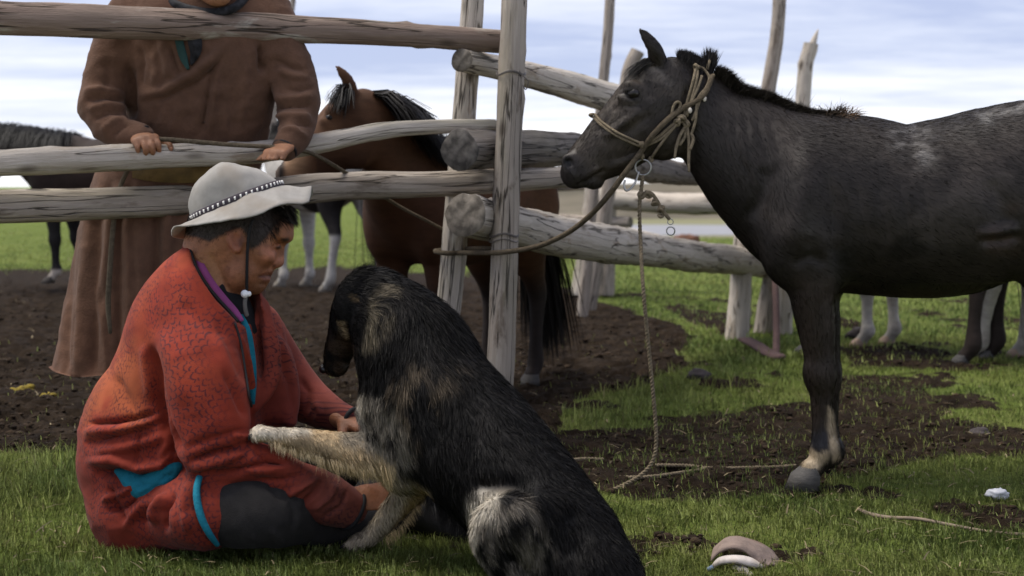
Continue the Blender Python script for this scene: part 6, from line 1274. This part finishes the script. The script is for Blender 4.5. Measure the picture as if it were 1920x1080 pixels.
# ------------------------------------------------------------------ halter, ropes, odds and ends
def rope_mat(name, c, bs=260):
    return mat(name, c, rough=.9, spec=.15, var=.35, vscale=70, bump=.9, bscale=bs, stretch=(1, 1, 1))
M_ROPE = rope_mat('tan_rope', (0.225, 0.180, 0.120)); M_ROPED = rope_mat('dark_lead_rope', (0.115, 0.090, 0.060)); M_STEEL = mat('worn_steel', (.42, .41, .40), rough=.35, metallic=.9, spec=.5, var=.2)
BV = black.V
def bo(pts, out=.006, rad=6): return [on(BV, x, y, out, rad, HD - .06) for x, y in pts]
def rp(name, pts, r, parent, m=M_ROPE, seg=7, n=5): V, f = tube(pts, r, seg, n); return mk(name, V, f, m, parent)
def twisted(name, pts, r, parent, m=M_ROPE, lay=.022, n=8):
    """two-strand laid rope: strands wind round each other"""
    C = catmull(np.asarray(pts, float), n); al = np.r_[0, np.cumsum(np.linalg.norm(np.diff(C, axis=0), axis=1))]; k = max(int(al[-1] / lay * 8), 8); t = np.linspace(0, al[-1], k); C = np.stack([np.interp(t, al, C[:, i]) for i in range(3)], 1)
    T = np.gradient(C, axis=0); T /= np.maximum(np.linalg.norm(T, axis=1), 1e-9)[:, None]; u = np.cross(T, [0.2, 1.0, .1]); u /= np.maximum(np.linalg.norm(u, axis=1), 1e-9)[:, None]; v = np.cross(T, u); parts = []
    for s in (0, math.pi): a = t / lay * 2 * math.pi + s; parts.append(tube(C + (np.cos(a)[:, None] * u + np.sin(a)[:, None] * v) * r * .48, r * .62, 5, 1))
    V, f = join(parts); return mk(name, V, f, m, parent)
def build_halter():
    h = thing('rope_halter', P(1290, 205, HD), 'knotted tan rope halter with steel rings on the black horse head', 'halter')
    nose = [(1114, 214), (1130, 230), (1158, 249), (1188, 263), (1204, 269)]
    rp('noseband', bo(nose), .0042, h); rp('noseband', bo([(x - 1, y + 6) for x, y in nose]), .0042, h)
    rp('noseband', [P(1112, 214, HD - .04), P(1106, 216, HD + .01), P(1120, 224, HD + .06), P(1160, 250, HD + .085), P(1200, 285, HD + .09)], .0045, h)
    rp('cheek_strap', bo([(1204, 271), (1232, 258), (1258, 236), (1277, 223)], .008), .0048, h); rp('cheek_strap', bo([(1207, 275), (1236, 262), (1262, 240), (1279, 226)], .008), .0042, h)
    rp('cheek_strap', bo([(1219, 300), (1232, 280), (1248, 258), (1268, 234), (1276, 226)], .008), .0044, h); rp('cheek_strap', bo([(1204, 270), (1203, 282), (1204, 297)], .008), .0046, h)
    for pts in ([(1304, 130), (1300, 150), (1290, 186), (1282, 220)], [(1308, 132), (1306, 150), (1297, 186), (1288, 218)], [(1316, 142), (1310, 160), (1300, 184), (1286, 216)], [(1308, 124), (1320, 130), (1330, 146), (1324, 164), (1308, 186), (1304, 226), (1296, 252)], [(1338, 140), (1330, 160), (1314, 184), (1306, 206), (1298, 226)]): rp('headpiece', bo(pts, .009), .0046, h)
    rp('headpiece', [on(BV, 1326, 130, .008, 6, HD - .05), P(1330, 116, HD - .03), P(1331, 113, HD + .01), P(1326, 130, HD + .06), P(1300, 200, HD + .09)], .0046, h)
    rp('throat_rope', bo([(1259, 214), (1263, 198), (1270, 191), (1276, 196), (1268, 212)], .008), .0042, h)
    for c, s in (((1305, 126), .012), ((1278, 222), .017), ((1287, 232), .013), ((1204, 271), .009), ((1219, 300), .009), ((1270, 228), .012), ((1204, 294), .008)):
        p = on(BV, *c, .012, 6, HD - .08); r = np.random.default_rng(int(c[0])); parts = []
        for q in range(3): ax = r.normal(0, 1, 3); parts.append(torus(p + r.normal(0, .002, 3), ax, s * .62, .0046, 14, 6))
        V, f = join(parts); mk('knot', V, f, M_ROPE, h)
    for pts in ([(1286, 236), (1276, 252), (1268, 276), (1265, 297)], [(1288, 236), (1292, 270), (1291, 300), (1292, 322)], [(1296, 250), (1300, 262), (1294, 280)], [(1284, 238), (1284, 256), (1274, 272)]):
        b = on(BV, *pts[0], .014, 6, HD - .08); rp('rope_tail', [P(x, y, b[1] - .004 * i) for i, (x, y) in enumerate(pts)], [.005, .0055, .005, .0035][:len(pts)], h)
    for c in ((1321, 185), (1294, 207)): p = on(BV, *c, .012, 6); V, f = ball(p, (.006, .006, .009)); mk('bead', V, f, mat('bone_bead', (.55, .50, .42), var=.15), h)
    dr = on(BV, 1206, 300, .012, 6)[1]; V, f = torus(P(1206, 314, dr), (.15, 1, .1), .0235, .0030, 28, 7); mk('ring', V, f, M_STEEL, h)
    rp('snap_hook', [P(1198, 322, dr), P(1192, 340, dr), P(1182, 354, dr - .01), P(1173, 357, dr - .01), P(1170, 346, dr - .01), P(1172, 338, dr - .01)], .0034, h, M_STEEL)
    # tether: hangs from the ring, knotted, down to the grass and off along it
    t = thing('tether_rope', G(1152, 921), 'thin tan tether hanging from the halter ring down to coils on the mud', 'rope')
    twisted('hanging_rope', [P(1205, 329, dr), P(1203, 350, dr), P(1200, 372, dr), P(1199, 400, dr), P(1201, 450, dr), P(1206, 540, 4.22), P(1213, 620, 4.22), P(1222, 710, 4.215), P(1229, 790, 4.21), P(1230, 835, 4.205), P(1222, 868, 4.20), P(1200, 892, 4.195), P(1172, 908, 4.19), G(1152, 922) + [0, 0, .008]], .0062, t)
    for pts in ([(1229, 880), (1290, 881), (1335, 886), (1400, 885), (1450, 884), (1492, 881)], [(1126, 899), (1170, 903), (1220, 902), (1280, 894), (1335, 886)], [(1060, 872), (1096, 868), (1132, 869)]): twisted('ground_rope', [G(x, y) + [0, 0, .013] for x, y in pts], .0062, t)
    r = np.random.default_rng(2)
    for c, s, nn in (((1203, 366), .012, 3), ((1216, 366), .012, 2), ((1228, 380), .011, 2), ((1240, 393), .011, 3), ((1238, 404), .008, 1)):
        V, f = join([torus(P(*c, dr) + r.normal(0, .002, 3), r.normal(0, 1, 3) + np.array([0, .8, 0]), s * .75, .0047, 14, 6) for _ in range(nn)]); mk('knot', V, f, M_ROPE, t)
    rp('rope_end', [P(1203, 366, dr), P(1220, 362, dr - .005), P(1232, 376, dr), P(1240, 392, dr), P(1248, 402, dr), P(1255, 411, dr)], .0056, t)
    V, f = torus(P(1257, 416, dr), (.2, 1, .1), .0085, .0014, 18, 6); mk('ring', V, f, M_STEEL, t); V, f = torus(P(1257.5, 433, dr), (.3, 1, .1), .0125, .0021, 20, 6); mk('ring', V, f, M_STEEL, t)
    # lead: halter - corner posts, then on to the standing man's hands
    l = thing('lead_rope', P(972, 470, 4.78), 'dark braided lead running from the halter round both corner posts', 'rope')
    a = bo([(1336, 142), (1318, 180), (1280, 203), (1250, 226), (1222, 256), (1203, 283)], .014); d0 = a[-1][1]
    rp('lead', a + [P(1186, 306, d0 - .005), P(1168, 330, d0), P(1146, 360, d0 + .03), P(1112, 399, d0 + .12), P(1070, 433, d0 + .25), P(1022, 457, d0 + .38), P(984, 467, 4.76), P(966, 470, 4.775), P(940, 473, 4.784), P(916, 474, 4.80), P(880, 474, 4.95), P(862, 474, 5.045), P(840, 475, 5.045), P(822, 473, 5.07), P(818, 470, 5.12), P(850, 468, 5.155), P(900, 466, 5.0), P(918, 466, 4.91), P(960, 466, 4.905), P(976, 467, 4.86)], .0088, l, M_ROPED)
    g = thing('rein_rope', P(300, 262, 4.53), 'dark rope the standing man holds taut between both fists over the rail', 'rope')
    rp('rope', [P(262, 268, 4.545), P(300, 261, 4.525), P(360, 265, 4.515), P(430, 271, 4.515), P(500, 275, 4.52), P(540, 280, 4.545), P(585, 288, 4.66), P(650, 325, 4.90), P(740, 382, 5.04), P(800, 414, 5.10), P(838, 434, 5.17)], [.0075, .008, .008, .0075, .0075, .0075, .007, .0068, .0065, .006, .006], g, M_ROPED)
    rp('rope_tail', [P(268, 272, 4.58), P(252, 296, 4.62), P(238, 322, 4.63), P(222, 362, 4.62), P(212, 430, 4.61), P(206, 510, 4.60), P(203, 570, 4.60), P(207, 625, 4.60)], [.006, .007, .0075, .008, .0085, .009, .009, .006], g, M_ROPED)
def build_bits():
    s = thing('strap', G(1455, 676), 'red striped webbing strap draped from the far rail down to the grass', 'strap')
    M_STR = mat('faded_red_webbing', (.10, .060, .054), var=.45, vscale=9, stretch=(9, 9, .6), rough=.9, bump=.3)
    V, f = ribbon([P(1452, 480, 8.6), P(1454, 540, 8.2), P(1456, 610, 7.75), P(1455, 668, 7.42)], .019, normal=(0, -1, .2), thick=.003); mk('webbing', V, f, M_STR, s)
    V, f = ribbon([G(1396, 652) + [0, 0, .05], G(1420, 662) + [0, 0, .04], G(1440, 672) + [0, 0, .03], G(1462, 678) + [0, 0, .02]], .036, normal=(0, -.5, 1), thick=.008); mk('webbing', V, f, M_STR, s)
    # scrap of leather lying in the grass, a pale strip under it
    t = thing('leather_scrap', G(1400, 1064), 'curved brown leather scrap with a pale strip under it in the front grass', 'scrap')
    inn = catmull([(1332, 1052, 3.35), (1350, 1034, 3.345), (1377, 1026, 3.34), (1402, 1036, 3.335), (1416, 1052, 3.335), (1428, 1070, 3.33)], 6); out = catmull([(1342, 1024, 3.44), (1368, 1006, 3.45), (1402, 1010, 3.47), (1438, 1024, 3.46), (1462, 1046, 3.42), (1464, 1066, 3.37)], 6)
    A = np.array([P(*p) for p in inn]); Bq = np.array([P(*p) for p in out]); n = len(A); rows = []
    for w in np.linspace(0, 1, 6): rows.append(A * (1 - w) + Bq * w + np.array([0, 0, .012]) * math.sin(math.pi * w))
    topv = np.vstack(rows); low = np.vstack([r - np.array([0, -.003, .006]) for r in rows]); VV = np.vstack([topv, low]); i = np.arange(5)[:, None] * n + np.arange(n - 1)[None]; q = np.stack([i, i + 1, i + n + 1, i + n], -1).reshape(-1, 4); o = 6 * n
    j = np.arange(n - 1); e = [np.stack([j + 1, j, j + o, j + 1 + o], 1), np.stack([5 * n + j, 5 * n + j + 1, 5 * n + j + 1 + o, 5 * n + j + o], 1)]; kk = np.arange(5) * n; e += [np.stack([kk, kk + n, kk + n + o, kk + o], 1), np.stack([kk + n - 1 + n, kk + n - 1, kk + n - 1 + o, kk + 2 * n - 1 + o], 1)]
    VV += (np.stack([fbm(VV * 40 + 7 * c, 2, .5, c) for c in range(3)], 1) - .5) * .004; mk('leather', VV, np.vstack([q, q[:, ::-1] + o] + e), mat('worn_leather', (.19, .14, .115), rough=.7, var=.3, vscale=25, bump=.3, dark=(.14, .09, .065)), t)
    M_PALE_ = mat('bleached_strip', (.42, .375, .345), rough=.6, var=.25, vscale=40, dark=(.4, .33, .26)); V, f = ribbon([P(1337, 1063, 3.335), P(1352, 1052, 3.325), P(1380, 1049, 3.32), P(1408, 1055, 3.32), P(1430, 1064, 3.33)], [.004, .009, .010, .012, .004], normal=(0, -.6, .8), thick=.004); mk('pale_strip', V, f, M_PALE_, t)
    V, f = ribbon([P(1374, 1064, 3.32), P(1390, 1068, 3.31), P(1408, 1082, 3.29)], [.005, .010, .008], normal=(0, -.6, .8), thick=.004); mk('pale_strip', V, f, M_PALE_, t)
    V, f = ribbon([P(1326, 1068, 3.33), P(1337, 1063, 3.33)], [.004, .005], normal=(0, -.7, .7), thick=.002); mk('blue_tip', V, f, mat('faded_blue', (.18, .24, .36), var=.2), t)
    def lump(name, c, r, m, label, cat, seed, group=None, sub=(18, 12), rough=.5, flat=.0):
        V, f = ball((0, 0, 0), (1, 1, 1), *sub); V = V * (1 + rough * (fbm(V * 1.7 + seed * 3.3, 3, .6, seed)[:, None] - .5) * 2) * np.asarray(r) + np.asarray(c); V[:, 2] = np.maximum(V[:, 2], -.03); return tag(mk(name, V, f, m, None, loc=(c[0], c[1], 0)), label, cat, group)
    M_W = mat('crumpled_white_plastic', (.58, .58, .60), rough=.4, spec=.5, var=.15); p = G(1870, 936); lump('plastic_scrap', p + [0, 0, .016], (.030, .02, .017), M_W, 'small crumpled white plastic scrap in the grass at the right edge', 'litter', 4, rough=.8)
    pts = [(1608, 957), (1628, 966), (1665, 976), (1720, 984), (1790, 992), (1860, 1002), (1960, 1016)]; V, f = tube([G(x, y) + [0, 0, .010 + .006 * math.sin(x * .03)] for x, y in pts], [.003, .0062, .0055, .005, .0048, .0045, .0045], 7, 5); tag(mk('stick', V, f, mat('dry_stick', (.19, .145, .105), var=.3, vscale=30), None), 'long thin dry stick lying in the grass at lower right', 'stick')
    M_DUNG = mat('yellow_dung', (.20, .145, .018), rough=.9, var=.5, vscale=40, bump=.8, bscale=60)
    for (x, y, s, lb) in ((45, 740, .050, 'largest yellow dung clump on the mud at the left edge'), (86, 748, .032, 'low yellow dung clump between two others on the mud'), (127, 733, .026, 'smallest yellow dung clump on the mud next to the red coat')):
        p = G(x, y); q = thing('dung_clump', p, lb, 'dung', 'dung clumps on the mud'); r = np.random.default_rng(x); parts = []
        for _ in range(9): V, f = ball((0, 0, 0), (1, 1, 1), 9, 6); V = V * (1 + .5 * (fbm(V * 2 + r.random(3) * 9, 2, .5, x)[:, None] - .5)) * s * r.uniform(.25, .5) * np.array([1.2, 1, .7]); parts.append((V + p + np.r_[r.normal(0, s * .5, 2), s * .25 + r.uniform(0, s * .3)], f))
        V, f = join(parts); mk('clump', V, f, M_DUNG, q)
    M_ST = mat('dark_stone', (.055, .045, .045), rough=.85, var=.4, vscale=12, bump=.5); lump('stone', G(1612, 638) + [0, 0, .03], (.075, .05, .045), M_ST, 'dark rounded stone beside the pale horse hoof', 'stone', 6)
    lump('stone', G(1030, 524) + [0, 0, .05], (.075, .06, .085), M_ST, 'dark stone in the meadow behind the bay horse tail', 'stone', 8); lump('boulder', G(1285, 462) + [0, 0, .08], (.22, .15, .10), mat('brown_stone', (.13, .06, .035), var=.4), 'brown boulder far out in the meadow below the rings', 'stone', 9)
    lump('stone', G(1310, 712) + [0, 0, .02], (.05, .04, .03), M_ST, 'dark clod in the green tuft right of the tether', 'stone', 12); lump('stone', G(1838, 812) + [0, 0, .0], (.035, .03, .02), M_ST, 'small dark stone on the mud at the right', 'stone', 14)
build_halter(); build_bits()
